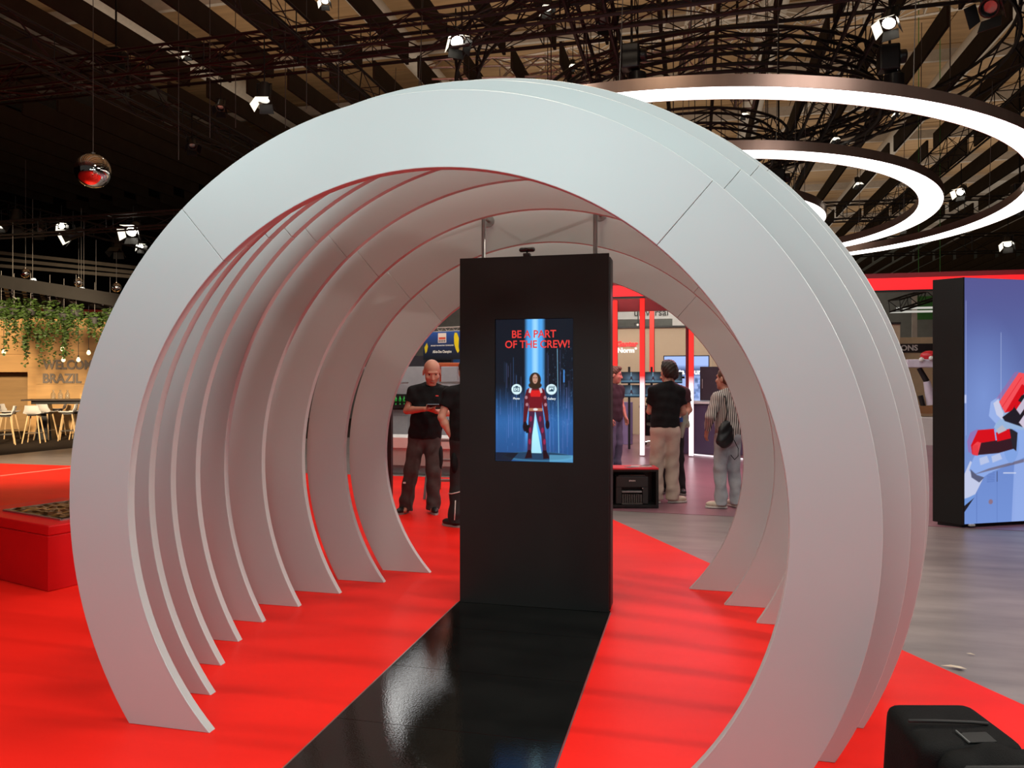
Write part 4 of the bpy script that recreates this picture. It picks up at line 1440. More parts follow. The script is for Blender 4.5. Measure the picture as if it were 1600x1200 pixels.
# large presentation screen
a, b = onY(1038, 557, 20.6), onY(1107, 627, 20.6)
t = thing('presentation_screen', 'large bright blue-white presentation screen on the back wall', 'screen', ((a.x + b.x) / 2, 20.6, b.z))
w, h = b.x - a.x, a.z - b.z
MB().box((0, 0.06, h / 2), (w + 0.05, 0.1, h + 0.05)).build('casing', M_BLACK2, t)
MB().box((0, 0.12, h / 2 - t.location.z / 2), (0.3, 0.06, h + t.location.z - 0.1)).build('stand_column', M_BLACK2, t)
MB().box((0, 0.12, -t.location.z + 0.02), (0.8, 0.4, 0.03)).build('stand_foot', M_BLACK2, t)
pc_ = Canvas(110, 110, (0.62, 0.72, 0.95))
pc_.blend((pc_.V > 0.80) * 1.0, (0.66, 0.76, 1.0))
pc_.blend(np.clip(1 - abs(pc_.V - 0.66) / 0.14, 0, 1), (0.22, 0.27, 0.42))
pc_.blend((pc_.V < 0.56) * 0.6, (0.66, 0.74, 0.92))
r_ = np.random.RandomState(3)
for i in range(60):
    u, v = 0.42 + 0.5 * r_.rand(), 0.05 + 0.5 * r_.rand()
    pc_.poly([(u, v), (u + 0.07, v), (u + 0.07, v + 0.05), (u, v + 0.05)], tuple(np.array((0.4, 0.5, 0.72)) * (0.6 + 0.7 * r_.rand())), 0.6)
picture('screen', pc_, (-w / 2, 0.005, 0), (w, 0, 0), (0, 0, h), screen_mat('presentation_display', 1.0), t)
text('data source', 0.20, emis('white_slide_text', (1, 1, 1), 1.1), t, (-0.34 * w, 0.0, h * 0.60), depth=0.002, bold=0.008)
# tall dark cabinet and counter
M_DARKC = mat('dark_aubergine_cabinet', (0.035, 0.022, 0.035), 0.4, noise=0.1)
a, b = onY(1094, 573, 16.9), onY(1128, 626, 16.9)
t = thing('display_cabinet', 'tall dark cabinet standing on the purple counter', 'cabinet', ((a.x + b.x) / 2, 16.9, b.z))
w, h = b.x - a.x, a.z - b.z
MB().box((0, 0.2, h / 2), (w, 0.4, h)).build('body', M_DARKC, t, bevel=0.005)
MB().box((-w * 0.08, -0.006, h / 2), (w * 0.72, 0.012, h * 0.94)).build('door', M_DARKC, t, bevel=0.003)
MB().box((-w * 0.40, -0.018, h * 0.5), (0.015, 0.02, 0.2)).build('handle', M_STEEL, t)
M_PURP = mat('purple_counter', (0.075, 0.050, 0.105), 0.35, noise=0.08)
a, b = onY(1040, 626, 16.7), onY(1200, 626, 16.7)
t = thing('counter', 'dark purple counter with a white top behind the visitors', 'counter', ((a.x + b.x) / 2, 16.7, 0.004))
w = b.x - a.x
MB().box((0, 0.4, 0.53), (w, 0.8, 1.06)).build('body', M_PURP, t, bevel=0.006)
MB().box((0, 0.38, 1.085), (w + 0.06, 0.9, 0.045)).build('worktop', M_WHITE, t, bevel=0.004)
p = onfloor(980, 694)
tag(MB().tube((0, 0, 0), (0, 0, 1.02), 0.135, 20).build('pillar', mat('lilac_pillar', (0.32, 0.24, 0.46), 0.4), None, True), 'round lilac pedestal beside the light column', 'pedestal').location = (p.x, p.y, 0.004)
p = onfloor(1002, 697)
t = thing('desk', 'dark desk under the screen wall', 'desk', (p.x + 0.75, p.y + 1.0, 0.004))
MB().box((0, 0, 0.90), (1.7, 0.6, 0.05)).build('desktop', M_DARKC, t)
for s_ in (-0.78, 0.78):
    MB().box((s_, 0, 0.44), (0.06, 0.5, 0.87)).build('leg', M_DARKC, t)
MB().box((0, 0.25, 0.5), (1.5, 0.03, 0.7)).build('modesty_panel', M_DARKC, t)
# office chair
p = onfloor(1000, 696)
t = thing('office_chair', 'office chair with a chrome star base behind the light column', 'chair', (p.x + 0.42, p.y + 0.1, 0.004), 0.3)
MB().box((0, 0, 0.50), (0.46, 0.46, 0.07)).build('seat', M_BLACK2, t, bevel=0.02)
MB().box((0, 0.24, 0.82), (0.42, 0.05, 0.46)).build('backrest', M_BLACK2, t, bevel=0.02)
MB().tube((0, 0, 0.10), (0, 0, 0.47), 0.025, 10).build('gas_column', M_CHROME, t)
for k in range(5):
    a = 2 * PI * k / 5 + 0.2
    MB().tube((0, 0, 0.13), (0.30 * math.cos(a), 0.30 * math.sin(a), 0.075), 0.022, 8, 0.014).build('base_arm', M_CHROME, t, True)
    MB().ball((0.30 * math.cos(a), 0.30 * math.sin(a), 0.032), 0.031, 10).build('caster', M_BLACK2, t, True)

# ------------------------------------------------------------------ printer cabinet beside the kiosk
p0_, p1_ = onfloor(958, 793.5), onfloor(1029, 793.5)
w = 0.60
t = thing('printer_cabinet', 'low black open-fronted cabinet with a red top beside the kiosk', 'cabinet', (p0_.x + w / 2 - 0.04, p0_.y + 0.02, 0.004), TH)
hc = 0.475
MB().box((-w / 2 + 0.015, 0.16, hc / 2), (0.03, 0.32, hc)).build('side_panel', M_BLACK2, t)
MB().box((w / 2 - 0.015, 0.16, hc / 2), (0.03, 0.32, hc)).build('side_panel', M_BLACK2, t)
MB().box((0, 0.16, 0.02), (w - 0.062, 0.32, 0.036)).build('bottom_panel', M_BLACK2, t)
MB().box((0, 0.309, hc / 2), (w - 0.062, 0.02, hc - 0.08)).build('back_panel', M_BLACK2, t)
MB().box((0, 0.16, hc - 0.012), (w - 0.062, 0.32, 0.024)).build('top_panel', M_BLACK2, t)
tag(MB().box((0, 0.16, hc + 0.011), (w + 0.004, 0.33, 0.02)).build('worktop', mat('red_cabinet_top', (0.72, 0.03, 0.05), 0.35), t, bevel=0.003), 'glossy red top board')
ca = t.location
u_, v_ = Vector((math.cos(TH), math.sin(TH), 0)), Vector((-math.sin(TH), math.cos(TH), 0))
pt = thing('printer', 'black desktop printer inside the low open cabinet', 'printer', ca + u_ * -0.02 + v_ * 0.02 + Vector((0, 0, 0.039)), TH)
M_PRN = mat('charcoal_printer_plastic', (0.032, 0.033, 0.034), 0.4)
pt.scale = (1, 0.66, 1)
MB().box((0, 0.22, 0.28), (0.40, 0.38, 0.13)).build('upper_housing', M_PRN, pt, bevel=0.008)
MB().box((-0.165, 0.22, 0.11), (0.07, 0.36, 0.21)).build('side_housing', M_PRN, pt, bevel=0.006)
MB().box((0.165, 0.22, 0.11), (0.07, 0.36, 0.21)).build('side_housing', M_PRN, pt, bevel=0.006)
MB().box((0, 0.30, 0.11), (0.26, 0.2, 0.21)).build('core', M_BLACK2, pt)
MB().box((0, 0.10, 0.155), (0.25, 0.10, 0.02)).build('output_slot', M_GREYP, pt, bevel=0.003)
MB().box((0, 0.10, 0.352), (0.34, 0.12, 0.012)).build('scanner_lid', M_PRN, pt, bevel=0.004)
tr = MB()
for k in range(9):
    tr.box((-0.112 + 0.028 * k, 0.055, 0.065), (0.018, 0.012, 0.12))
tr.box((0, 0.06, 0.008), (0.26, 0.07, 0.014))
tr.build('paper_tray', mat('smoky_clear_tray', (0.10, 0.09, 0.085), 0.15), pt)
MB().box((0.13, 0.034, 0.20), (0.012, 0.004, 0.008)).build('button', M_WHITE, pt)
text('EPSON', 0.026, M_WHITE, pt, (0.0, 0.0285, 0.285), align='CENTER', depth=0.001, bold=0.0008)
for k, (dx, dy, rz_, c_, l) in enumerate(((-0.02, 0.10, 0.5, (0.10, 0.10, 0.11), 'dark leaflet lying on the red cabinet top'), (0.06, 0.17, -0.3, (0.62, 0.60, 0.60), 'pale leaflet in the middle of the red cabinet top'),
                                     (0.17, 0.14, 0.2, (0.70, 0.55, 0.55), 'pinkish leaflet at the right of the red cabinet top'), (0.19, 0.22, 0.9, (0.05, 0.05, 0.05), 'black leaflet at the rear of the red cabinet top'))):
    m = mat('leaflet_%s' % ('dark', 'pale', 'pink', 'black')[k], c_, 0.4)
    q = ca + u_ * dx + v_ * dy + Vector((0, 0, hc + 0.0215 + 0.0022 * k))
    o = tag(MB().box((0, 0, 0.001), (0.15, 0.10, 0.002)).build('leaflet', m), l, 'leaflet', 'leaflets on the cabinet')
    o.location = q
    o.rotation_euler = (0, 0, rz_ + TH)

# ------------------------------------------------------------------ picture wall on the right
Lc, Ll, Lr = onfloor(1505, 825), onfloor(1457, 818.5), onfloor(1600, 819.5)
ed = Vector((Lr.x - Lc.x, Lr.y - Lc.y, 0)).normalized()
es = Vector((Ll.x - Lc.x, Ll.y - Lc.y, 0))
LH = EYE + (HZ - 433) / FPX * (Lc - Vector((0, 0, 0))).xy.dot(Vector((-math.sin(TH), math.cos(TH))))
lw = thing('picture_wall', 'freestanding black-sided wall lit with a picture of a red and white robot arm', 'display wall', (Lc.x, Lc.y, 0), math.atan2(ed.y, ed.x))
Rm = Matrix.Rotation(-math.atan2(ed.y, ed.x), 3, 'Z')
esl = Rm @ es
LWID = 2.6
MB().prism([(0, 0.012), (LWID, 0.012), (LWID + esl.x, esl.y), (esl.x, esl.y)], LH - 0.03, 0.03).build('body', M_BLACK, lw, bevel=0.004)
MB().prism([(0.03, 0.05), (LWID - 0.05, 0.05), (LWID - 0.05 + esl.x, esl.y - 0.04), (esl.x + 0.03, esl.y - 0.04)], 0.03, 0.0).build('foot', M_BLACK2, lw)
MB().box((0.006, 0.004, LH / 2 + 0.015), (0.014, 0.016, LH - 0.03)).build('frame_edge', M_BLACK2, lw)
MB().box((0.10, -0.012, 0.030), (0.06, 0.03, 0.02)).build('clip', M_WHITE, lw)


def uvw(px, py):
    """where a sight line meets the picture, as fractions of its width and height"""
    r = ray(px, py)
    n = Vector((-ed.y, ed.x, 0))
    s = Vector((Lc.x, Lc.y, 0)).dot(n) / r.dot(n)
    q = r * s + Vector((0, 0, EYE)) - Vector((Lc.x, Lc.y, 0))
    return (q.dot(ed) - 0.013) / (LWID - 0.02), (q.z - 0.04) / (LH - 0.045)


cw = Canvas(440, 400, (0.42, 0.50, 0.78))
cw.a[:] = 0
t_ = np.clip(cw.V, 0, 1)[..., None]
cw.a = (1 - t_) * np.array((0.52, 0.66, 0.92)) + t_ * np.array((0.33, 0.36, 0.60))
cw.blend(np.clip(1 - np.hypot((cw.U - 0.10) / 0.22, (cw.V - 0.52) / 0.35), 0, 1) * 0.55, (0.56, 0.68, 0.95))
cw.blend(np.clip((cw.V - 0.75) * 4, 0, 1) * 0.5, (0.38, 0.36, 0.60))
WHT, BLU, DKB, RD, RDL, BK = (0.80, 0.83, 0.95), (0.46, 0.62, 0.90), (0.30, 0.40, 0.68), (0.88, 0.04, 0.10), (1.0, 0.33, 0.36), (0.13, 0.11, 0.15)


def pp(pts, c, a=1.0):
    cw.poly([uvw(*p) for p in pts], c, a)


def ln(p, q, w_, c, a=1.0):
    cw.line(uvw(*p), uvw(*q), w_, c, a)


# white hairlines and the far cabinet
ln((1509.5, 470), (1509.5, 680), 0.8, (0.75, 0.80, 0.98), 0.8)
ln((1564, 520), (1564, 622), 0.8, (0.80, 0.85, 1.0), 0.9)
pp([(1507, 617), (1510, 617), (1510, 630), (1507, 630)], (0.78, 0.82, 0.98))
pp([(1505, 735), (1588, 715), (1585, 825), (1505, 825)], (0.44, 0.56, 0.85), 0.6)
ln((1526, 738), (1526, 822), 0.8, DKB, 0.8)
ln((1558, 735), (1558, 822), 0.8, DKB, 0.5)
pp([(1585, 720), (1720, 700), (1720, 825), (1580, 825)], (0.62, 0.72, 0.96), 0.8)
for i in range(7):
    ln((1542, 738 + 2.5 * i), (1554, 737 + 2.5 * i), 0.6, DKB, 0.8)
ln((1558, 737), (1558, 752), 1.4, (0.2, 0.2, 0.3))
ln((1568, 739), (1587, 739), 1.6, (0.9, 0.92, 1.0))
cw.ell(uvw(1548, 784), (0.011, 0.010), (0.62, 0.42, 0.42), 0.7)
# robot arm: tube going to the lower left, housing, red motors
pp([(1505, 780), (1505, 745), (1516, 720), (1540, 740), (1524, 772), (1515, 790)], WHT)
pp([(1505, 780), (1514, 777), (1524, 772), (1519, 784), (1505, 804)], BLU)
pp([(1505, 792), (1522, 778), (1505, 803)], BK)
pp([(1514, 735), (1520, 718), (1534, 690), (1575, 650), (1640, 640), (1640, 705), (1600, 715), (1545, 740), (1530, 750)], (0.58, 0.70, 0.95))
pp([(1516, 733), (1526, 742), (1538, 746), (1530, 754), (1518, 746)], (0.36, 0.38, 0.50))
pp([(1520, 742), (1600, 722), (1600, 717), (1545, 732)], (0.42, 0.36, 0.42), 0.7)
pp([(1530, 716), (1542, 712), (1546, 722), (1532, 727)], WHT, 0.8)
pp([(1549, 713), (1562, 708), (1566, 717), (1551, 723)], WHT, 0.8)
cw.ell(uvw(1580, 695), (0.040, 0.075), (0.52, 0.66, 0.92), 0.9)
# lower red motor
pp([(1511, 690), (1516, 676), (1528, 670), (1524, 712), (1513, 706)], (0.68, 0.40, 0.68), 0.6)
pp([(1517, 696), (1528, 672), (1553, 670), (1556, 690), (1534, 693), (1527, 712), (1519, 710)], RD)
pp([(1519, 697), (1527, 690), (1537, 693), (1528, 712), (1520, 710)], RDL, 0.8)
for i in range(4):
    ln((1520 + 2.2 * i, 696), (1522 + 2.2 * i, 711), 0.7, (0.75, 0.05, 0.1), 0.8)
pp([(1533, 692), (1558, 688), (1583, 684), (1588, 700), (1560, 708), (1528, 711)], (0.22, 0.10, 0.14))
pp([(1556, 676), (1577, 668), (1583, 684), (1558, 690)], RD)
pp([(1577, 668), (1590, 676), (1588, 705), (1582, 700)], (0.16, 0.14, 0.18))
# joint above it and the upper red motor
pp([(1553, 668), (1566, 640), (1600, 650), (1600, 672), (1577, 670), (1560, 674)], (0.62, 0.74, 0.90))
pp([(1556, 672), (1566, 664), (1573, 672), (1560, 678)], (0.75, 0.75, 0.80))
pp([(1545, 650), (1548, 628), (1560, 620), (1566, 650), (1556, 662)], (0.62, 0.72, 0.95))
pp([(1552, 630), (1560, 624), (1568, 646), (1566, 656), (1557, 648)], (0.82, 0.84, 0.95))
pp([(1556, 624), (1585, 582), (1592, 580), (1566, 622)], (0.66, 0.42, 0.66), 0.6)
pp([(1561, 628), (1592, 582), (1640, 590), (1640, 600), (1606, 610), (1600, 604), (1570, 645)], RDL)
pp([(1570, 645), (1597, 600), (1606, 606), (1582, 642)], RD)
ln((1566, 636), (1596, 590), 0.8, RD)
pp([(1582, 640), (1596, 618), (1640, 600), (1640, 650), (1600, 668), (1570, 658), (1566, 652)], BK)
pp([(1585, 636), (1590, 626), (1598, 630), (1592, 645)], RD)
pp([(1588, 640), (1600, 622), (1606, 630), (1594, 648)], (0.80, 0.76, 0.85))
pp([(1592, 660), (1606, 640), (1620, 655), (1602, 672)], (0.85, 0.80, 0.88))
pp([(1600, 640), (1640, 620), (1640, 690), (1604, 680)], RD)
# rest of the arm that the frame cuts off
pp([(1640, 520), (1700, 500), (1790, 640), (1790, 825), (1690, 825), (1660, 660)], (0.72, 0.78, 0.95))
pp([(1660, 560), (1700, 545), (1735, 620), (1690, 640)], RD)
picture('screen', cw, (0.013, 0.0, 0.04), (LWID - 0.02, 0, 0), (0, 0, LH - 0.045), screen_mat('picture_wall_display', 0.86, 0.5, 0.2), lw)

# ------------------------------------------------------------------ what shows between the tunnel and the picture wall
q = onY(1420, 480, 27)
wb = structure(MB().box((0, 0, 0), (34, 0.2, 4.7)).build('wall_rear', mat('mid_grey_partition', (0.22, 0.225, 0.205), 0.7)))
wb.location = (0, 28.2, 2.35)
truss('box_truss', 'short black truss seen beside the black-sided picture wall', onY(1398, 478, 22), onY(1480, 452, 24), 0.30, M_TRUSS, 0.5, 0.025)
q = onY(1452, 481, 26)
tag(MB().box((0, 0, 0), (0.9, 0.06, 0.72)).tube((-0.3, 0, 0.36), (-0.3, 0, 14.16 - q.z), 0.012, 5).tube((0.3, 0, 0.36), (0.3, 0, 14.16 - q.z), 0.012, 5).build('sign', mat('green_sign_board', (0.04, 0.20, 0.03), 0.5)), 'green hanging sign beside the black-sided wall', 'sign').location = q
q = onY(1473, 500, 25)
lt = thing('cross_light', 'thin pale cross-shaped light frame below the green sign', 'light', q)
M_PL = emis('pale_tube_light', (0.9, 0.88, 0.78), 0.55)
MB().box((-0.2, 0, 0.37), (2.1, 0.05, 0.06)).build('tube', M_PL, lt)
MB().box((-0.45, -0.3, 0.24), (2.1, 0.05, 0.06)).build('tube', M_PL, lt)
MB().box((-0.75, 0.05, -1.1), (0.14, 0.05, 4.4)).build('mast', M_PALE, lt)
q = onY(1445, 578, 23)
bt = thing('booth_wall', 'sand-coloured booth wall with a dark lettered band', 'stand wall', (q.x, 23, 0))
zt = onY(1445, 527, 23).z
MB().box((0.4, 0, zt / 2), (3.4, 0.12, zt)).build('panel', mat('sand_panel', (0.60, 0.45, 0.27), 0.6), bt)
z0_, z1_ = onY(1445, 551, 23).z, onY(1445, 537, 23).z
MB().box((0.4, -0.075, (z0_ + z1_) / 2), (3.4, 0.03, z1_ - z0_)).build('band', M_BLACK2, bt)
xs = onY(1433, 548, 22.9).x - q.x
text('SOLUTIONS', 0.21, M_WHITE, bt, (xs + 0.02, -0.093, z0_ + 0.06), depth=0.004, bold=0.006, align='RIGHT')
rb = thing('robot_model', 'small white machine with a red head in front of the sand-coloured booth', 'machine', onY(1452, 700, 20.5))
rb.location.z = 0
q = rb.location


def rl(px, py, dy=0):
    return onY(px, py, 20.5 + dy) - q


M_LIL = mat('lilac_white_shell', (0.66, 0.60, 0.70), 0.4)
MB().box(rl(1452, 680), (0.9, 0.5, 0.9)).build('base', M_WHITE, rb, bevel=0.02)
MB().box(rl(1455, 640), (0.75, 0.4, 0.18)).build('table', mat('brown_bench', (0.30, 0.15, 0.06), 0.5), rb)
MB().tube(rl(1456, 632), rl(1448, 596), 0.12, 14, 0.08).build('arm', M_LIL, rb, True)
MB().tube(rl(1448, 596), rl(1436, 575), 0.07, 12, 0.06).build('forearm', M_BLACK2, rb, True)
MB().box(rl(1448, 568), (0.95, 0.35, 0.20)).build('carriage', M_LIL, rb, bevel=0.02)
MB().ball(rl(1452, 556), 0.16, 16, (1.3, 1, 0.8)).build('head', mat('red_machine_head', (0.6, 0.02, 0.03), 0.3), rb, True)
for a in ((1440, 562), (1455, 560)):
    MB().ball(rl(*a, -0.2), 0.06, 12).build('joint', M_WHITE, rb, True)
MB().tube(rl(1438, 618), rl(1444, 640), 0.06, 10).build('hose', M_BLACK2, rb, True)

# ------------------------------------------------------------------ behind the bald man
q = onY(694, 545, 15.2)
bnr = thing('banner', 'dark blue hanging banner with a logo block and two yellow shapes', 'banner', onY(690, 540, 15.2), -0.33)
b0 = bnr.location
cb = Canvas(130, 74, (0.02, 0.03, 0.06))
cb.a = (1 - cb.V[..., None]) * np.array((0.03, 0.04, 0.07)) + cb.V[..., None] * np.array((0.16, 0.33, 0.62))
cb.poly([(0.40, 0.95), (0.62, 0.95), (0.62, 0.60), (0.40, 0.60)], (0.92, 0.85, 0.78))
cb.poly([(0.42, 0.80), (0.60, 0.80), (0.60, 0.72), (0.42, 0.72)], (0.85, 0.32, 0.2))
for i in range(4):
    cb.poly([(0.42 + 0.048 * i, 0.70), (0.45 + 0.048 * i, 0.70), (0.45 + 0.048 * i, 0.63), (0.42 + 0.048 * i, 0.63)], (0.25, 0.24, 0.25))
cb.poly([(0.84, 0.95), (0.90, 0.94), (0.95, 0.75), (0.94, 0.45), (0.96, 0.30), (0.92, 0.22), (0.87, 0.35), (0.83, 0.55), (0.82, 0.80)], (0.92, 0.82, 0.05))
cb.poly([(0.03, 0.45), (0.10, 0.62), (0.13, 0.48), (0.10, 0.30), (0.06, 0.22)], (0.85, 0.75, 0.08))
BW, BH = 0.98, 0.58
MB().box((0, 0.03, 0), (BW, 0.04, BH)).build('board', M_BLACK2, bnr)
picture('print', cb, (-BW / 2, 0.005, -BH / 2), (BW, 0, 0), (0, 0, BH), print_mat('banner_print'), bnr)
M_BT = mat('pale_print', (0.72, 0.70, 0.60), 0.6)
text('SPECIALIST FOR INDUSTRIAL TECHNOLOGIES', 0.036, M_BT, bnr, (0.01, 0.002, -0.01), align='CENTER', depth=0.001, bold=0.001, sx=0.8)
text('All-in-One Champion', 0.075, M_BT, bnr, (0.01, 0.002, -0.15), align='CENTER', depth=0.001, bold=0.003, sx=0.75)
MB().box((0.02, 0.08, BH / 2 + 0.09), (BW + 0.5, 0.05, 0.02)).build('top_rail', M_PALE, bnr)
MB().box((0.02, 0.08, BH / 2 + 0.01), (BW + 0.5, 0.05, 0.02)).build('top_rail', M_PALE, bnr)
for x_ in (-0.6, 0.64):
    MB().tube((x_, 0.08, BH / 2 + 0.09), (x_, 0.08, 14.16 - b0.z), 0.008, 5).build('wire', M_WIRE, bnr)
br = MB()
for i in range(14):
    x_ = -0.7 + 0.1 * i
    br.tube((x_, 0.08, BH / 2 + (0.09 if i % 2 else 0.01)), (x_ + 0.1, 0.08, BH / 2 + (0.01 if i % 2 else 0.09)), 0.008, 5)
tag(br.build('bracing', M_PALE, bnr), kind='stuff')
p = onY(660, 575, 15.6)
tag(MB().box((0, 0, 0), (1.35, 0.12, 0.52)).build('partition_panel', mat('very_dark_plum_panel', (0.022, 0.014, 0.020), 0.5)), 'very dark panel below the blue banner', 'panel').location = p
p = onY(708, 595, 15.9)
tag(MB().box((0, 0, 0), (0.55, 0.12, 1.0)).build('partition_panel', mat('bright_blue_panel', (0.05, 0.16, 0.42), 0.5)), 'bright blue panel behind the ladder', 'panel').location = p
# grey machine with a window of green bottles
p = onY(628, 590, 14.6)
gm = thing('vending_machine', 'grey machine with a window of green bottles, left of the bald man', 'machine', (p.x, 14.6, 0.0))
gb = Vector((p.x, 14.6, 0))


def gl(px, py, dy=0):
    return onY(px, py, 14.6 + dy) - gb


za, zb = gl(0, 690).z, gl(0, 575).z
MB().box((0.15, 0.5, (za + zb) / 2), (2.0, 0.9, zb - za)).build('housing', M_GREYP, gm, bevel=0.01)
a, b = gl(611, 618), gl(632, 638)
MB().box(((a.x + b.x) / 2, 0.04, (a.z + b.z) / 2), (b.x - a.x + 0.06, 0.03, a.z - b.z + 0.06)).build('window', M_BLACK2, gm)
M_BOT = mat('green_bottle_glass', (0.02, 0.30, 0.04), 0.15)
bi = 0
for row in (0, 1):
    for i in range(4):
        x_ = a.x + 0.02 + (b.x - a.x) * i / 3.3
        z_ = (a.z + b.z) / 2 + (0.01 if row else -0.125)
        o = MB().lathe([(0.026, 0), (0.028, 0.015), (0.028, 0.06), (0.010, 0.085), (0.010, 0.11)], n=10).build('bottle', M_BOT, None, True)
        o.location = gb + Vector((x_, -0.005, z_))
        tag(o, '%s row green bottle in the grey machine\'s window, number %s from the left' % (('lower', 'upper')[row], ('one', 'two', 'three', 'four')[i]), 'bottle', 'green bottles in the machine window')
MB().bar(gl(604, 636, -0.06), gl(640, 634, -0.06), 0.07, 0.07).build('rail', M_BLACK2, gm)
a, b = gl(612, 650, -0.02), gl(636, 680, -0.02)
MB().box(((a.x + b.x) / 2, 0.03, (a.z + b.z) / 2), (b.x - a.x, 0.03, a.z - b.z)).build('door', M_GREYP, gm, bevel=0.006)
MB().bar(gl(607, 600, -0.04), gl(638, 598, -0.04), 0.02, 0.02).build('handle', M_STEEL, gm)
p0_ = onfloor(625, 744)
ct = thing('counter', 'white-topped low counter behind the bald man', 'counter', (p0_.x, p0_.y + 0.25, 0.0))
MB().box((0.7, 0.3, 0.30), (2.6, 0.6, 0.30)).build('body', mat('light_grey_counter', (0.44, 0.43, 0.41), 0.6), ct)
MB().box((0.7, 0.29, 0.53), (2.66, 0.66, 0.18)).build('worktop', M_WHITE, ct, bevel=0.006)
MB().box((0.7, 0.34, 0.075), (2.5, 0.5, 0.15)).build('plinth', M_GREYP, ct)
# dark post at the rear ring
p = onfloor(606, 800)
p = onY(607, 590, 8.4)
tag(MB().box((0, 0, 0.75), (0.06, 0.06, 1.5)).build('post', M_BLACK2), 'dark upright post right behind the smallest arch ring', 'post').location = (onY(609, 590, 9.0).x, 9.0, 0)

# step ladder
lp = onfloor(690, 780)
ld = thing('step_ladder', 'aluminium step ladder with orange rails behind the two men', 'ladder', (lp.x, lp.y, 0), 0.15)
M_ORG = mat('orange_ladder_fibre', (0.62, 0.16, 0.05), 0.45)
HL = 1.78
for s_ in (-1, 1):
    MB().bar((0.06 + 0.27 * s_, -0.05, 0.0), (0.06 + 0.17 * s_, 0.40, HL), 0.035, 0.075).build('rail', M_STEEL if s_ < 0 else M_ORG, ld)
    MB().bar((0.06 + 0.25 * s_, 0.95, 0.0), (0.06 + 0.16 * s_, 0.45, HL), 0.03, 0.06).build('rear_leg', M_ORG, ld)
for k in range(6):
    z_ = 0.25 + 0.26 * k
    w_ = 0.27 - 0.10 * z_ / HL
    MB().box((0.06, -0.05 + 0.45 * z_ / HL, z_), (2 * w_, 0.08, 0.03)).build('step', M_STEEL, ld)
MB().box((0.06, 0.42, HL + 0.02), (0.42, 0.2, 0.05)).build('top_cap', M_ORG, ld, bevel=0.01)

# scraps of paper on the floor
p = onfloor(1490, 1045)
sc_ = MB().add([(-0.055, 0.03, 0.003), (0.02, -0.015, 0.012), (0.065, -0.005, 0.006), (0.045, 0.035, 0.004), (-0.01, 0.02, 0.014)], [(0, 1, 4), (1, 2, 3), (1, 3, 4)])
o = tag(sc_.build('paper_scrap', mat('cream_paper', (0.72, 0.64, 0.50), 0.8)), 'torn cream paper scrap on the grey floor\'s edge', 'paper scrap')
o.location = (p.x, p.y, 0.001)
md = o.modifiers.new('thickness', 'SOLIDIFY')
md.thickness = 0.0015
p = onfloor(1517, 1023)
o = tag(MB().add([(-0.02, 0.01, 0.003), (0.012, -0.012, 0.006), (0.02, -0.006, 0.003), (0.0, 0.008, 0.007)], [(0, 1, 3), (1, 2, 3)]).build('paper_scrap', mat('cream_paper', (0.72, 0.64, 0.50), 0.8)), 'tiny pale scrap beyond the torn paper', 'paper scrap')
o.location = (p.x, p.y, 0.001)
md = o.modifiers.new('thickness', 'SOLIDIFY')
md.thickness = 0.0015

# ------------------------------------------------------------------ people
SKIN = mat('light_skin', (0.52, 0.27, 0.19), 0.5, noise=0.05, scale=20)
SKIN_R = mat('ruddy_skin', (0.54, 0.24, 0.165), 0.5, noise=0.06, scale=20)
CL_BLK = mat('black_cotton', (0.008, 0.008, 0.009), 0.85, spec=0.2, noise=0.25, scale=20, bump=0.2, bscale=120)
CL_BRW = mat('brown_grey_work_cloth', (0.060, 0.047, 0.045), 0.85, spec=0.2, noise=0.2, scale=12, bump=0.2, bscale=120)
CL_BEI = mat('pale_beige_cotton', (0.52, 0.42, 0.35), 0.85, spec=0.2, noise=0.06, scale=10, bump=0.2, bscale=120)
CL_DEN = mat('washed_light_denim', (0.40, 0.43, 0.46), 0.85, spec=0.2, noise=0.12, scale=10, bump=0.2, bscale=120)
CL_DDN = mat('blue_denim', (0.10, 0.11, 0.17), 0.85, spec=0.2, noise=0.15)
SHOE_B = mat('black_shoe', (0.014, 0.013, 0.013), 0.5, noise=0.2)
SHOE_W = mat('cream_trainer', (0.62, 0.54, 0.42), 0.6, noise=0.05)
SOLE_G = mat('grey_sole', (0.30, 0.28, 0.26), 0.6)
SOLE_W = mat('white_sole', (0.70, 0.67, 0.60), 0.6)
HAIR_D = mat('dark_brown_hair', (0.022, 0.013, 0.009), 0.55, noise=0.5, scale=40, bump=0.5, bscale=160)
HAIR_B = mat('brown_hair', (0.10, 0.050, 0.025), 0.5, noise=0.4, scale=40, bump=0.5, bscale=160)
EYE_M = mat('dark_eye', (0.03, 0.02, 0.015), 0.25)
LIP = mat('muted_lip', (0.36, 0.13, 0.10), 0.5)


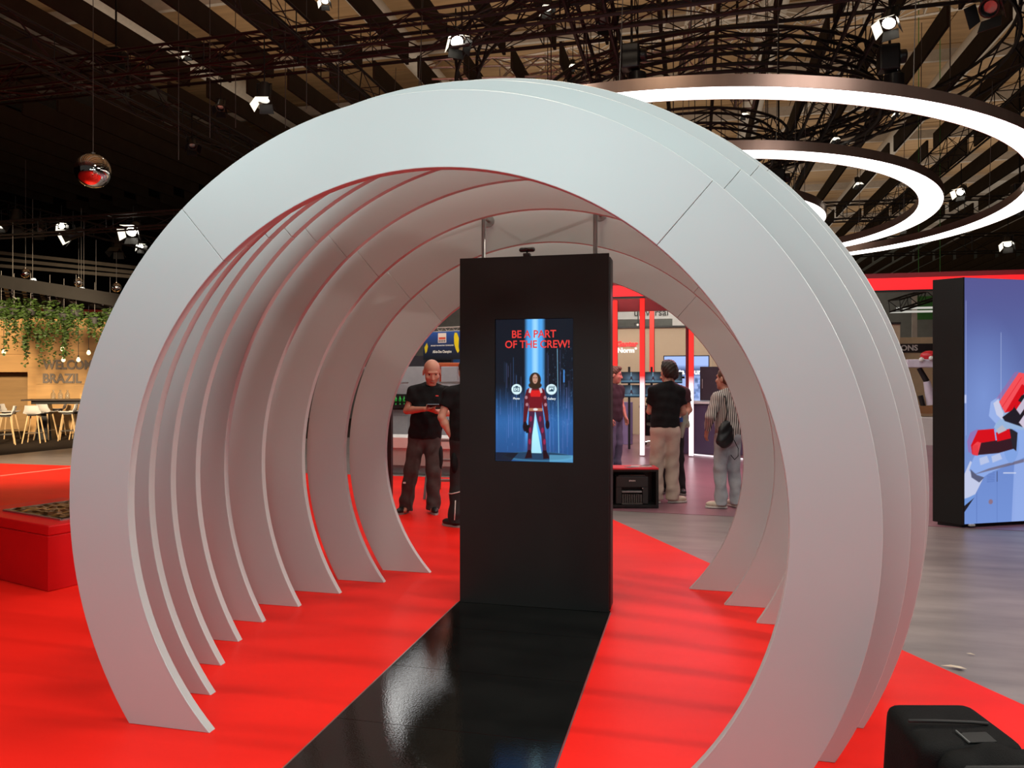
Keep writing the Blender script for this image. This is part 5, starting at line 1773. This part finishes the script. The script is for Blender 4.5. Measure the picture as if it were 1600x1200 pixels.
def stripe_mat():
    m = bpy.data.materials.new('black_and_white_striped_cotton')
    m.use_nodes = True
    nt = m.node_tree
    b = nt.nodes['Principled BSDF']
    tc = nt.nodes.new('ShaderNodeTexCoord')
    w = nt.nodes.new('ShaderNodeTexWave')
    w.bands_direction = 'X'
    w.inputs['Scale'].default_value = 14.0
    w.inputs['Distortion'].default_value = 0.1
    w.inputs['Detail Scale'].default_value = 0.6
    r = nt.nodes.new('ShaderNodeValToRGB')
    r.color_ramp.elements[0].position = 0.30
    r.color_ramp.elements[0].color = (0.035, 0.03, 0.03, 1)
    r.color_ramp.elements[1].position = 0.45
    r.color_ramp.elements[1].color = (0.62, 0.57, 0.53, 1)
    mp = nt.nodes.new('ShaderNodeMapping')
    mp.inputs['Rotation'].default_value = (0, 0.06, 0.75)
    nt.links.new(tc.outputs['Object'], mp.inputs[0])
    nt.links.new(mp.outputs[0], w.inputs['Vector'])
    nt.links.new(w.outputs['Fac'], r.inputs[0])
    nt.links.new(r.outputs[0], b.inputs['Base Color'])
    b.inputs['Roughness'].default_value = 0.85
    return m


CL_STR = stripe_mat()
V3 = lambda *a: np.array(a, float)


def head(S, c, R, k=1.0, ears=True):
    """skull, jaw, nose, brow, ears and lips; c = centre of the head, R turns it; local front is -y"""
    R = np.array(R)
    T = lambda *p: c + R @ (np.array(p) * k)
    E3 = lambda *r: tuple(np.array(r) * k)
    S.ell(T(0, 0.012, 0.035), E3(0.076, 0.095, 0.083), R, 0.02)
    S.ell(T(0, -0.022, -0.035), E3(0.065, 0.070, 0.084), R, 0.025)
    S.ell(T(0, -0.058, -0.098), E3(0.034, 0.026, 0.022), R, 0.025)
    S.ell(T(0, -0.080, 0.030), E3(0.050, 0.014, 0.010), R, 0.016)
    for s in (-1, 1):
        S.ell(T(0.031 * s, -0.092, 0.008), E3(0.016, 0.012, 0.010), R, 0.010, sub=True)
        S.ell(T(0.046 * s, -0.062, -0.025), E3(0.020, 0.020, 0.020), R, 0.02)
        if ears:
            S.ell(T(0.079 * s, 0.012, -0.008), E3(0.010, 0.020, 0.034), R, 0.008)
    S.cone(T(0, -0.086, 0.010), T(0, -0.106, -0.030), 0.009 * k, 0.014 * k, 0.012)
    for s in (-1, 1):
        S.ell(T(0.012 * s, -0.096, -0.034), E3(0.009, 0.010, 0.008), R, 0.008)
    S.ell(T(0, -0.086, -0.060), E3(0.024, 0.010, 0.006), R, 0.008)
    S.ell(T(0, -0.084, -0.070), E3(0.021, 0.010, 0.006), R, 0.008)


def face_parts(root, c, R, brows=True, lips=True, k=1.0):
    R3 = Matrix([list(r) for r in np.array(R) * k])
    cc = Vector(c)
    for s in (-1, 1):
        MB().ball(cc + R3 @ Vector((0.031 * s, -0.0765, 0.008)), 0.0085 * k, 10).build('eye', EYE_M, root, 'all')
        if brows:
            MB().tube(cc + R3 @ Vector((0.014 * s, -0.094, 0.030)), cc + R3 @ Vector((0.048 * s, -0.080, 0.030)), 0.0045, 6).build('eyebrow', HAIR_B, root, 'all')
    if lips:
        b = MB()
        b.path([cc + R3 @ Vector(q) for q in ((-0.024, -0.084, -0.064), (-0.008, -0.096, -0.062), (0.008, -0.096, -0.062), (0.024, -0.084, -0.064))], 0.0045, 6)
        b.build('lips', LIP, root, 'all')


def hand(S, wrist, d, n, side, curl=0.35, k=0.95, spread=0.5, thumb_in=0.4):
    """palm, four bent fingers of different lengths, thumb from the side; d points to the fingertips, n out of the palm"""
    d = np.array(d, float) / np.linalg.norm(d)
    n = np.array(n, float)
    n = n - d * (n @ d)
    n /= np.linalg.norm(n)
    l = np.cross(d, n) * side
    w = np.array(wrist, float)
    kn = []
    for i, (o, L) in enumerate(((0.030, 0.088), (0.010, 0.094), (-0.011, 0.088), (-0.030, 0.080))):
        p = w + (d * L + l * o) * k
        S.cone(w + l * o * 0.6 * k, p, 0.0165 * k, 0.0115 * k, 0.012)
        kn.append(p)
    for i, (p, L) in enumerate(zip(kn, (0.070, 0.080, 0.074, 0.058))):
        a = 0.0
        f0 = d + l * (0.10 - 0.067 * i) * spread
        f0 /= np.linalg.norm(f0)
        for j, fr in enumerate((0.45, 0.30, 0.25)):
            a += curl * (0.8 if j == 0 else 1.1)
            f = f0 * math.cos(a) + n * math.sin(a)
            q = p + f * L * fr * k
            S.cone(p, q, (0.0100 - 0.0010 * j) * k, (0.0094 - 0.0010 * j) * k, 0.004)
            p = q
    t0 = w + (d * 0.028 + l * 0.026) * k
    t1 = t0 + (d * 0.035 + l * 0.024 + n * 0.012 * (1 + thumb_in)) * k
    t2 = t1 + (d * 0.030 + l * (0.010 - 0.014 * thumb_in) + n * 0.014) * k
    t3 = t2 + (d * 0.024 - l * 0.010 * thumb_in + n * 0.008) * k
    S.cone(w, t0, 0.016 * k, 0.014 * k, 0.012)
    S.cone(t0, t1, 0.0135 * k, 0.0115 * k, 0.008)
    S.cone(t1, t2, 0.0112 * k, 0.0100 * k, 0.006)
    S.cone(t2, t3, 0.0100 * k, 0.0085 * k, 0.006)


def rotm(rx=0, ry=0, rz=0):
    return np.array(Matrix.Rotation(rz, 3, 'Z') @ Matrix.Rotation(ry, 3, 'Y') @ Matrix.Rotation(rx, 3, 'X'))


def person(label, loc, rz, J, mats, res=0.0085, shirt=True, wide=1.0, sleeve=0.62, hem=0.86, hands=None, bald=False, hair=None, foldseed=0.0,
           long_sleeve=False, leg_w=1.0, belly=0.0, face=True, shoe_dir=None):
    """J: joints in the person's own frame (front = -y). Builds skin, shirt, trousers, shoes, hair."""
    J = {k_: np.array(v, float) for k_, v in J.items()}
    R = J.pop('Rh')
    hk = float(J.pop('hk', 1.16))
    root = thing('person', label, 'person', loc, rz)
    skin, shirt_m, trou_m, shoe_m, sole_m, hair_m = mats
    allp = np.array([v for v in J.values()])
    lo, hi = allp.min(0) - 0.26, allp.max(0) + 0.26
    lo[2] = -0.03
    S = Body(lo, hi, res)
    C, P, N, H = J['chest'], J['pelvis'], J['neck'], J['head']
    # skin: one continuous figure under the clothes
    S.ell(C, (0.135 * wide, 0.090, 0.20), None, 0.05)
    S.ell((C + P) / 2, (0.125 * wide, 0.085, 0.17), None, 0.05)
    S.ell(P, (0.130 * wide, 0.090, 0.12), None, 0.05)
    S.cone(N - V3(0, 0, 0.05), H + R @ V3(0, 0.012, -0.06), 0.062, 0.054, 0.03)
    for s in 'LR':
        sh, el, wr = J['sh' + s], J['el' + s], J['wr' + s]
        S.cone(C + V3(0, 0, 0.155), sh - V3(0, 0, 0.02), 0.052, 0.044, 0.04)
        S.cone(sh - V3(0, 0, 0.02), el, 0.048, 0.040, 0.03)
        m = el + (wr - el) * 0.3
        S.cone(el, m, 0.040, 0.044, 0.02)
        S.cone(m, wr, 0.044, 0.027, 0.02)
        hp, kn, an = J['hp' + s], J['kn' + s], J['an' + s]
        S.cone(hp, kn, 0.072, 0.048, 0.03)
        S.cone(kn, an, 0.050, 0.036, 0.02)
        S.cone(an, an + V3(0, -0.10, -0.045), 0.035, 0.026, 0.02)
        if hands and s in hands:
            d, n, side, curl = hands[s]
            hand(S, wr, d, n, side, curl)
    head(S, H, R, hk)
    S.build('body', skin, root)
    if face:
        face_parts(root, H, R, brows=not bald, k=hk)
    # shirt
    B = Body(lo, hi, res)
    B.ell(C + V3(0, 0, 0.02), (0.185 * wide, 0.125, 0.22), None, 0.06)
    B.ell(C * 0.5 + P * 0.5 + V3(0, -belly * 0.4, 0.0), (0.180 * wide, 0.135 + belly, 0.22), None, 0.06)
    B.ell(P + V3(0, 0, 0.02), (0.182 * wide, 0.135 + belly * 0.6, 0.20), None, 0.06)
    B.cone(N - V3(0, -0.005, 0.035), N + V3(0, 0, 0.005), 0.085, 0.070, 0.03)
    for s in 'LR':
        sh, el, wr = J['sh' + s], J['el' + s], J['wr' + s]
        B.cone(C + V3(0, 0, 0.175), sh - V3(0, 0, 0.02), 0.072, 0.060, 0.05)
        B.cone(N - V3(0, 0, 0.025), sh - V3(0, 0, 0.005), 0.060, 0.050, 0.05)
        if long_sleeve:
            B.cone(sh, el, 0.070, 0.062, 0.03)
            B.cone(el, el + (wr - el) * 0.88, 0.062, 0.042, 0.03, flat=True)
        else:
            B.cone(sh - V3(0, 0, 0.022), sh - (el - sh) * 0.02 + (el - sh) * sleeve, 0.066, 0.068, 0.05, flat=True)
    B.cut((0, 0, hem), (0, 0, -1), lo, (hi[0], hi[1], hem + 0.02)) if not long_sleeve and min(J['wrL'][2], J['elL'][2]) > hem else B.cut(P * V3(1, 1, 0) + V3(0, 0, hem), (0, 0, -1), V3(P[0] - 0.25, lo[1], lo[2]), V3(P[0] + 0.25, hi[1], hem + 0.02))
    B.cut(N + V3(0, 0, 0.012), R[:, 1] * -0.4 + V3(0, 0, 1), N - 0.16, N + 0.16)
    f = foldseed
    B.folds(0.0045, lambda X, Y, Z: np.sin(Z * 34 + X * 22 + f) * np.sin(X * 27 - Z * 13 + Y * 20 + f * 2))
    B.build('shirt', shirt_m, root)
    # trousers
    Q = Body(lo, (hi[0], hi[1], P[2] + 0.25), res)
    Q.ell(P + V3(0, 0.005, 0.0), (0.172 * wide, 0.132, 0.15), None, 0.05)
    for s in 'LR':
        hp, kn, an = J['hp' + s], J['kn' + s], J['an' + s]
        Q.cone(hp, kn, 0.098 * leg_w, 0.080 * leg_w, 0.04)
        Q.cone(kn, an * 0.82 + kn * 0.18, 0.080 * leg_w, 0.073 * leg_w, 0.03)
        Q.cone(an * 0.82 + kn * 0.18, an + V3(0, -0.006, -0.045), 0.074 * leg_w, 0.078 * leg_w, 0.03, flat=True)
    Q.cut(P + V3(0, 0, 0.10), (0, 0, 1))
    Q.folds(0.0055, lambda X, Y, Z: np.sin(Z * 30 + X * 25 + Y * 30 + f) * np.clip(1.2 - abs(Z - 0.2) * 1.4, 0.25, 1) + 0.5 * np.sin(Z * 62 + X * 20) * np.clip(1 - Z * 3.2, 0, 1))
    Q.build('trousers', trou_m, root)
    # shoes
    for i, s in enumerate('LR'):
        an = J['an' + s]
        a = (shoe_dir or {}).get(s, 0.0)
        Rz = rotm(0, 0, a)
        g = V3(an[0], an[1], 0)
        D = Body(g - V3(0.22, 0.22, 0.012), g + V3(0.22, 0.22, 0.17), 0.006)
        T = lambda *p: g + Rz @ V3(*p)
        D.ell(T(0, -0.085, 0.042), (0.046, 0.105, 0.042), Rz, 0.03)
        D.ell(T(0, 0.015, 0.055), (0.040, 0.060, 0.050), Rz, 0.03)
        D.cone(T(0, 0.0, 0.06), T(0, 0.005, 0.11), 0.046, 0.050, 0.03, flat=True)
        D.cut((0, 0, 0.016), (0, 0, -1))
        sh_ = D.build('shoe', shoe_m, root)
        oval = []
        for q in range(28):
            t = 2 * PI * q / 28
            y = -0.062 + 0.135 * math.cos(t)
            oval.append(tuple(T((0.047 - 0.010 * max(0, math.cos(t))) * math.sin(t), y, 0)[:2]))
        MB().prism(oval, 0.022, 0.0).build('sole', sole_m, sh_)
        lc = MB()
        for q in range(3):
            lc.tube(T(-0.022, -0.055 - 0.025 * q, 0.083 - 0.007 * q), T(0.022, -0.055 - 0.025 * q, 0.083 - 0.007 * q), 0.004, 5)
        lc.build('laces', sole_m, sh_)
    if hair:
        hair(root, H, R * hk, hair_m)
    return root


def short_hair(root, H, R, m):
    D = Body(H - 0.20, H + 0.23, 0.006)
    k = float(np.linalg.norm(R[:, 0]))
    Q = R / k
    E3 = lambda *r: tuple(np.array(r) * k)
    T = lambda *p: H + R @ V3(*p)
    D.ell(T(0, 0.020, 0.046), E3(0.087, 0.098, 0.090), Q, 0.02)
    D.ell(T(0, 0.040, 0.000), E3(0.080, 0.078, 0.085), Q, 0.02)
    D.ell(T(0, -0.040, 0.100), E3(0.060, 0.050, 0.035), Q, 0.02)
    D.cut(T(0, -0.062, 0.05), R @ V3(0, -1, -0.85))
    D.cut(T(0, 0.07, -0.070), R @ V3(0, 0.25, -1))
    D.folds(0.004, lambda X, Y, Z: np.sin(X * 95 + Z * 40) * np.sin(Y * 80 - Z * 70))
    D.build('hair', m, root)


def tied_hair(root, H, R, m):
    D = Body(H - 0.38, H + 0.28, 0.007)
    k = float(np.linalg.norm(R[:, 0]))
    Q = R / k
    E3 = lambda *r: tuple(np.array(r) * k)
    T = lambda *p: H + R @ V3(*p)
    D.ell(T(0, 0.018, 0.044), E3(0.084, 0.100, 0.086), Q, 0.02)
    D.ell(T(0, 0.045, 0.000), E3(0.076, 0.070, 0.080), Q, 0.02)
    D.cut(T(0, -0.058, 0.05), R @ V3(0, -1, -0.9))
    D.cut(T(0, 0.07, -0.085), R @ V3(0, 0.2, -1))
    D.cone(T(0, 0.105, 0.00), T(0.0, 0.130, -0.08), 0.022, 0.034, 0.02)
    D.cone(T(0, 0.130, -0.08), T(0.01, 0.125, -0.26), 0.034, 0.014, 0.02)
    D.folds(0.003, lambda X, Y, Z: np.sin(X * 120 + Y * 60))
    D.build('hair', m, root)
    MB().path([tuple(T(0.026 * math.cos(a), 0.108, 0.0 + 0.026 * math.sin(a))) for a in np.linspace(0, 2 * PI, 13)[:-1]], 0.008, 6, True).build('hair_tie', CL_BLK, root, 'all')


# the bald man looking at his phone
p = onfloor(657, 802)
Rh = rotm(0.42, 0.0, 0.22)
J1 = dict(Rh=Rh, hk=1.24, head=(0.135, -0.055, 1.685), neck=(0.115, 0.01, 1.535), chest=(0.10, 0.0, 1.30), pelvis=(0.045, 0.0, 0.93),
          shL=(0.30, 0.0, 1.465), shR=(-0.095, 0.02, 1.465), elL=(0.345, -0.03, 1.20), elR=(-0.17, 0.0, 1.225), wrL=(0.205, -0.265, 1.225), wrR=(0.085, -0.27, 1.255),
          hpL=(0.13, 0.0, 0.90), hpR=(-0.045, 0.0, 0.90), knL=(0.15, -0.02, 0.50), knR=(-0.115, -0.03, 0.50), anL=(0.145, 0.03, 0.085), anR=(-0.185, 0.02, 0.085))
m1 = person('bald man in a black T-shirt and brown-grey work trousers looking down at his phone', (p.x, p.y + 0.02, 0), TH, J1, (SKIN_R, CL_BLK, CL_BRW, SHOE_B, SOLE_G, HAIR_B), wide=1.10,
            hands={'R': ((0.88, -0.35, 0.05), (0.2, -0.5, 0.75), 1, 0.45), 'L': ((-0.75, -0.55, 0.25), (0.0, 0.35, 0.9), -1, 0.5)}, hem=0.895, bald=True, foldseed=0.4, belly=0.035, sleeve=0.60,
            leg_w=1.08, shoe_dir={'L': 0.25, 'R': -0.45})
m1R = Matrix.Rotation(TH, 4, 'Z')
# small red mark on his shirt, pocket flap and pouch
MB().box((0.205, -0.140, 1.405), (0.035, 0.006, 0.012), M=Matrix.Rotation(0.25, 3, 'Z')).build('chest_emblem', mat('small_red_print', (0.7, 0.05, 0.04), 0.6), m1)
D = Body((0.14, -0.12, 0.45), (0.36, 0.14, 0.86), 0.008)
D.ell((0.232, 0.0, 0.70), (0.030, 0.07, 0.11), None, 0.02)
D.ell((0.228, 0.0, 0.60), (0.028, 0.06, 0.09), None, 0.03)
D.build('holster_pocket', CL_BLK, m1)
D = Body((-0.30, -0.12, 0.40), (-0.05, 0.14, 0.86), 0.008)
D.ell((-0.145, 0.03, 0.63), (0.030, 0.075, 0.13), None, 0.02)
D.build('side_pocket', CL_BLK, m1)
MB().box((-0.185, -0.098, 0.375), (0.03, 0.012, 0.02), M=Matrix.Rotation(-0.3, 3, 'Z')).build('reflective_tag', M_WHITE, m1)
q = m1R @ Vector((0.185, -0.355, 1.295)) + m1.location
ph = thing('phone', 'black phone held in both hands by the bald man', 'phone', q, TH)
Mp = Matrix.Rotation(0.15, 3, 'Z') @ Matrix.Rotation(-0.45, 3, 'X')
MB().box((0, 0, 0), (0.150, 0.075, 0.010), M=Mp).build('body', M_BLACK2, ph, bevel=0.003)
MB().box(Mp @ Vector((0, 0, 0.006)), (0.138, 0.068, 0.002), M=Mp).build('display', emis('phone_glow', (0.5, 0.6, 0.8), 0.5), ph)

# the man in black turned away, cut by the kiosk
p = onfloor(722, 822)
p.x, p.y = onY(730, 700, p.y).x, p.y
Rh = rotm(0.15, 0, 0.3)
J2 = dict(Rh=Rh, head=(0.0, -0.05, 1.68), neck=(0.0, 0.0, 1.54), chest=(0.0, 0.0, 1.30), pelvis=(0.0, 0.0, 0.93),
          shL=(0.195, 0.0, 1.465), shR=(-0.195, 0.0, 1.465), elL=(0.275, 0.05, 1.19), elR=(-0.26, 0.04, 1.20), wrL=(0.165, 0.015, 0.965), wrR=(-0.17, -0.16, 1.05),
          hpL=(0.085, 0, 0.90), hpR=(-0.085, 0, 0.90), knL=(0.105, -0.02, 0.50), knR=(-0.105, -0.02, 0.50), anL=(0.125, 0.03, 0.085), anR=(-0.12, 0.03, 0.085))
m2 = person('man in black work clothes turned away, mostly hidden by the kiosk', (p.x, p.y, 0), TH + PI, J2, (SKIN, CL_BLK, mat('black_work_cloth', (0.012, 0.012, 0.013), 0.8, noise=0.3, scale=12), SHOE_B, SOLE_G, HAIR_D), wide=1.08,
            hands={'L': ((-0.45, -0.15, -0.85), (-0.85, -0.2, 0.4), -1, 0.35), 'R': ((0.3, -0.8, -0.2), (0.5, 0, 0.8), 1, 0.4)}, hem=0.88, hair=short_hair, foldseed=1.3, leg_w=1.05, shoe_dir={'L': 0.9, 'R': -0.2})
MB().path([(0.205, 0.02, 0.36), (0.16, 0.100, 0.37), (0.10, 0.112, 0.385), (0.05, 0.10, 0.40)], 0.006, 5).build('reflective_piping', M_WHITE, m2, 'all')
MB().path([(0.12, 0.112, 0.30), (0.125, 0.115, 0.18), (0.13, 0.122, 0.09)], 0.006, 5).build('reflective_piping', M_WHITE, m2, 'all')
D = Body((0.0, -0.12, 0.5), (0.3, 0.2, 0.95), 0.008)
D.ell((0.135, 0.05, 0.70), (0.045, 0.075, 0.12), None, 0.03)
D.build('thigh_pocket', CL_BLK, m2)

# the young man with folded arms, seen from behind
p = onfloor(1038, 787.5)
Rh = rotm(0.0, 0.0, 0.18)
J3 = dict(Rh=Rh, head=(-0.035, -0.03, 1.695), neck=(-0.02, 0.0, 1.54), chest=(0.0, 0.0, 1.30), pelvis=(0.02, 0.0, 0.95),
          shL=(0.165, 0.0, 1.455), shR=(-0.170, 0.0, 1.455), elL=(0.205, -0.07, 1.175), elR=(-0.235, -0.06, 1.165), wrL=(0.05, -0.24, 1.20), wrR=(-0.06, -0.20, 1.13),
          hpL=(0.10, 0, 0.91), hpR=(-0.075, 0, 0.91), knL=(0.12, -0.02, 0.50), knR=(-0.075, -0.02, 0.50), anL=(0.13, 0.03, 0.085), anR=(-0.08, 0.03, 0.085))
m3 = person('young man with short dark hair, black T-shirt and pale beige trousers, seen from behind', (p.x + 0.02, p.y + 0.14, 0.004), TH + PI, J3, (SKIN, CL_BLK, CL_BEI, SHOE_W, SOLE_W, HAIR_D), wide=1.02,
            hands={'L': ((-0.9, 0.1, 0.05), (0.1, 0.9, 0.2), -1, 0.45), 'R': ((-0.30, 0.30, 0.55), (0.8, 0.3, 0.1), 1, 0.5)}, hem=0.975, hair=short_hair, foldseed=2.1, leg_w=1.12, sleeve=0.66, shoe_dir={'L': 0.5, 'R': -1.35})
# cloth jacket and blue band over his forearm
D = Body((-0.50, -0.36, 0.78), (-0.10, 0.02, 1.24), 0.008)
D.cone((-0.255, -0.17, 1.16), (-0.265, -0.16, 1.02), 0.040, 0.046, 0.03)
D.cone((-0.265, -0.16, 1.02), (-0.235, -0.15, 0.84), 0.046, 0.022, 0.03)
D.cone((-0.29, -0.16, 1.14), (-0.31, -0.16, 0.98), 0.030, 0.026, 0.02)
D.folds(0.008, lambda X, Y, Z: np.sin(X * 70 + Z * 16) * np.sin(Y * 50 + Z * 9))
jk = D.mesh('jacket', mat('sage_green_cloth', (0.36, 0.37, 0.30), 0.85, noise=0.2))
o = bpy.data.objects.new('jacket', jk)
link(o)
tag(o, 'sage green folded jacket hanging over the young man\'s arm', 'jacket')
o.location = m3.location
o.rotation_euler = m3.rotation_euler
MB().tube((-0.205, -0.16, 1.085), (-0.215, -0.16, 1.03), 0.052, 14).build('blue_band', mat('bright_blue_cloth', (0.03, 0.12, 0.45), 0.6), o, True)

# the woman in the striped shirt
p = onfloor(1137, 792.5)
Rh = rotm(-0.05, 0.0, 0.35)
J4 = dict(Rh=Rh, head=(0.02, -0.03, 1.60), neck=(0.02, 0.0, 1.455), chest=(0.0, 0.0, 1.22), pelvis=(-0.01, 0.0, 0.90),
          shL=(0.165, 0.02, 1.375), shR=(-0.165, 0.0, 1.375), elL=(0.275, 0.03, 1.135), elR=(-0.24, -0.02, 1.12), wrL=(0.235, -0.10, 0.945), wrR=(-0.14, -0.22, 1.05),
          hpL=(0.085, 0, 0.87), hpR=(-0.085, 0, 0.87), knL=(0.10, -0.02, 0.48), knR=(-0.10, -0.02, 0.48), anL=(0.115, 0.03, 0.085), anR=(-0.11, 0.03, 0.085))
m4 = person('woman in a black and white striped shirt and light jeans with tied-back hair', (p.x, p.y, 0.004), TH + PI + 0.35, J4, (SKIN, CL_STR, CL_DEN, SHOE_W, SOLE_W, HAIR_B), wide=0.94,
            hands={'L': ((-0.1, -0.4, -0.85), (-0.9, 0.1, 0.1), -1, 0.35), 'R': ((0.6, -0.6, 0.1), (0.3, 0.5, 0.6), 1, 0.4)}, hem=0.80, hair=tied_hair, foldseed=3.0, long_sleeve=True, leg_w=0.98, shoe_dir={'L': 1.0, 'R': 0.0})
bgp = m4.location + Matrix.Rotation(TH + PI + 0.35, 3, 'Z') @ Vector((0.155, 0.175, 0.95))
bg = thing('shoulder_bag', 'black leather shoulder bag hanging at the woman\'s side', 'bag', bgp, TH + PI + 0.35)
D = Body((-0.2, -0.14, -0.28), (0.2, 0.14, 0.2), 0.008)
D.ell((0, 0, -0.02), (0.105, 0.048, 0.165), None, 0.03)
D.ell((0.02, 0, -0.10), (0.115, 0.055, 0.09), None, 0.04)
D.folds(0.004, lambda X, Y, Z: np.sin(X * 40 + Z * 50))
D.build('pouch', mat('black_leather', (0.010, 0.010, 0.011), 0.42, noise=0.3, bump=0.2), bg)
MB().path([(0.0, -0.005, 0.11), (-0.04, -0.025, 0.25), (-0.045, -0.06, 0.42), (-0.03, -0.15, 0.475)], 0.010, 6).build('strap', mat('black_leather', (0.01, 0.01, 0.011), 0.42), bg, 'all')
MB().path([(-0.10, 0.03, -0.10), (-0.16, 0.03, -0.20), (-0.18, 0.0, -0.30), (-0.13, 0.0, -0.34), (-0.06, 0.02, -0.28)], 0.005, 5).build('hanging_cord', CL_BLK, bg, 'all')

# staff in the background
p = onfloor(1049, 771)
Rh = rotm(0.1, 0, -0.9)
J5 = dict(Rh=Rh, head=(-0.02, -0.04, 1.66), neck=(0, 0, 1.51), chest=(0, 0, 1.27), pelvis=(0, 0, 0.92),
          shL=(0.19, 0, 1.43), shR=(-0.19, 0, 1.43), elL=(0.245, 0.03, 1.17), elR=(-0.24, -0.03, 1.17), wrL=(0.16, -0.16, 1.03), wrR=(-0.10, -0.22, 1.10),
          hpL=(0.085, 0, 0.88), hpR=(-0.085, 0, 0.88), knL=(0.10, -0.02, 0.49), knR=(-0.10, -0.02, 0.49), anL=(0.12, 0.03, 0.085), anR=(-0.11, 0.03, 0.085))
person('man in a dark red shirt facing the young man, half hidden behind him', (p.x, p.y, 0.004), TH - 0.5, J5, (SKIN_R, mat('dark_maroon_cotton', (0.05, 0.012, 0.018), 0.8), mat('black_work_cloth', (0.012, 0.012, 0.013), 0.8), SHOE_B, SOLE_G, HAIR_D), res=0.011,
       hands={'L': ((-0.3, -0.7, -0.5), (-0.6, 0.3, 0.6), -1, 0.4), 'R': ((0.5, -0.6, 0.1), (0.3, 0.5, 0.6), 1, 0.4)}, hem=0.86, hair=short_hair, foldseed=4.0, shoe_dir={'L': 0.6, 'R': 0})
p = onfloor(959, 738)
J6 = dict(J5)
J6.update(Rh=rotm(0.1, 0, 0.6), wrL=(0.20, -0.10, 0.93), wrR=(-0.20, -0.08, 0.93), elL=(0.25, 0.02, 1.16), elR=(-0.25, 0.02, 1.16))
person('person in a dark jacket and blue jeans beside the screens, next to the kiosk\'s edge', (p.x, p.y, 0.004), TH + 0.8, J6, (SKIN_R, mat('dark_plum_jacket', (0.03, 0.014, 0.022), 0.8), CL_DDN, SHOE_B, SOLE_G, HAIR_B), res=0.012,
       hands={'L': ((0.0, -0.3, -0.9), (-0.9, 0, 0), -1, 0.35), 'R': ((0.0, -0.3, -0.9), (0.9, 0, 0), 1, 0.35)}, hem=0.86, hair=short_hair, foldseed=5.0)

# ------------------------------------------------------------------ black padded bag in the lower right corner
bp_ = at(1482, 1106, 2.42)
bgz = bp_.z
bp = thing('camera_backpack', 'black padded camera backpack standing on the floor at the lower right', 'bag', (bp_.x, bp_.y + 0.02, 0), TH + 0.06)
hz_ = bgz
bm = bmesh.new()
vt = [bm.verts.new(q) for q in [(-0.165, 0.075, hz_ - 0.012), (0.120, 0.075, hz_ - 0.02), (0.150, -0.155, hz_ - 0.055), (-0.172, -0.155, hz_ - 0.050),
                                (-0.20, 0.08, 0.004), (0.255, 0.08, 0.004), (0.270, -0.20, 0.004), (-0.205, -0.20, 0.004)]]
for f_ in ((0, 1, 2, 3), (7, 6, 5, 4), (0, 4, 5, 1), (1, 5, 6, 2), (2, 6, 7, 3), (3, 7, 4, 0)):
    bm.faces.new([vt[i] for i in f_])
bmesh.ops.recalc_face_normals(bm, faces=bm.faces)
bmesh.ops.bevel(bm, geom=list(bm.edges), offset=0.045, segments=5, profile=0.6, affect='EDGES')
me = bpy.data.meshes.new('body')
bm.to_mesh(me)
bm.free()
me.polygons.foreach_set('use_smooth', [True] * len(me.polygons))
M_BAG = mat('black_ballistic_nylon', (0.0045, 0.0043, 0.004), 0.7, spec=0.14, noise=0.35, scale=14, bump=0.25, bscale=260)
me.materials.append(M_BAG)
o = bpy.data.objects.new('body', me)
link(o, bp)
# rounded front pocket with a paler padded rim
D = Body((-0.22, -0.36, 0.0), (0.30, -0.05, hz_), 0.009)
D.cone((-0.075, -0.165, hz_ - 0.125), (0.150, -0.165, hz_ - 0.130), 0.052, 0.052, 0.03)
D.cone((-0.085, -0.18, 0.10), (0.170, -0.18, 0.10), 0.060, 0.060, 0.03)
D.cone((-0.085, -0.18, 0.10), (-0.075, -0.165, hz_ - 0.125), 0.060, 0.052, 0.03)
D.cone((0.170, -0.18, 0.10), (0.150, -0.165, hz_ - 0.130), 0.060, 0.052, 0.03)
D.ell((0.03, -0.165, 0.30), (0.14, 0.052, 0.24), None, 0.04)
D.build('front_pocket', M_BAG, bp)
MB().path([(-0.088, -0.205, hz_ - 0.100), (-0.075, -0.212, hz_ - 0.090), (0.03, -0.215, hz_ - 0.091), (0.145, -0.212, hz_ - 0.095), (0.165, -0.205, hz_ - 0.105)], 0.007, 6).build('piping', mat('dark_grey_piping', (0.016, 0.015, 0.014), 0.7), bp, 'all')
MB().path([(-0.160, -0.06, hz_ - 0.018), (-0.06, -0.065, hz_ - 0.020), (0.04, -0.065, hz_ - 0.026), (0.095, -0.06, hz_ - 0.034)], 0.005, 6).build('seam', mat('dark_grey_piping', (0.016, 0.015, 0.014), 0.7), bp, 'all')
MB().path([(-0.195, -0.15, hz_ - 0.185), (-0.235, -0.155, hz_ - 0.165), (-0.250, -0.155, hz_ - 0.205), (-0.225, -0.155, hz_ - 0.245), (-0.195, -0.15, hz_ - 0.25)], 0.014, 8).build('side_loop', M_BAG, bp, 'all')
zp = MB()
for k in range(12):
    zp.box((-0.155 + 0.002 * k, -0.20 - 0.0015 * k, hz_ - 0.15 - 0.022 * k), (0.012, 0.010, 0.014))
zp.build('zipper', mat('grey_zip_teeth', (0.09, 0.09, 0.085), 0.4), bp)
MB().box((0.02, -0.118, hz_ - 0.048), (0.09, 0.05, 0.004), M=Matrix.Rotation(0.13, 3, 'X')).build('grip_patch', mat('dark_grey_rubber', (0.012, 0.0118, 0.011), 0.7), bp, bevel=0.001)
MB().bar((-0.032, -0.095, hz_ - 0.036), (-0.022, -0.145, hz_ - 0.050), 0.005, 0.004).build('pull_tab', mat('grey_zip_teeth', (0.09, 0.09, 0.085), 0.4), bp)
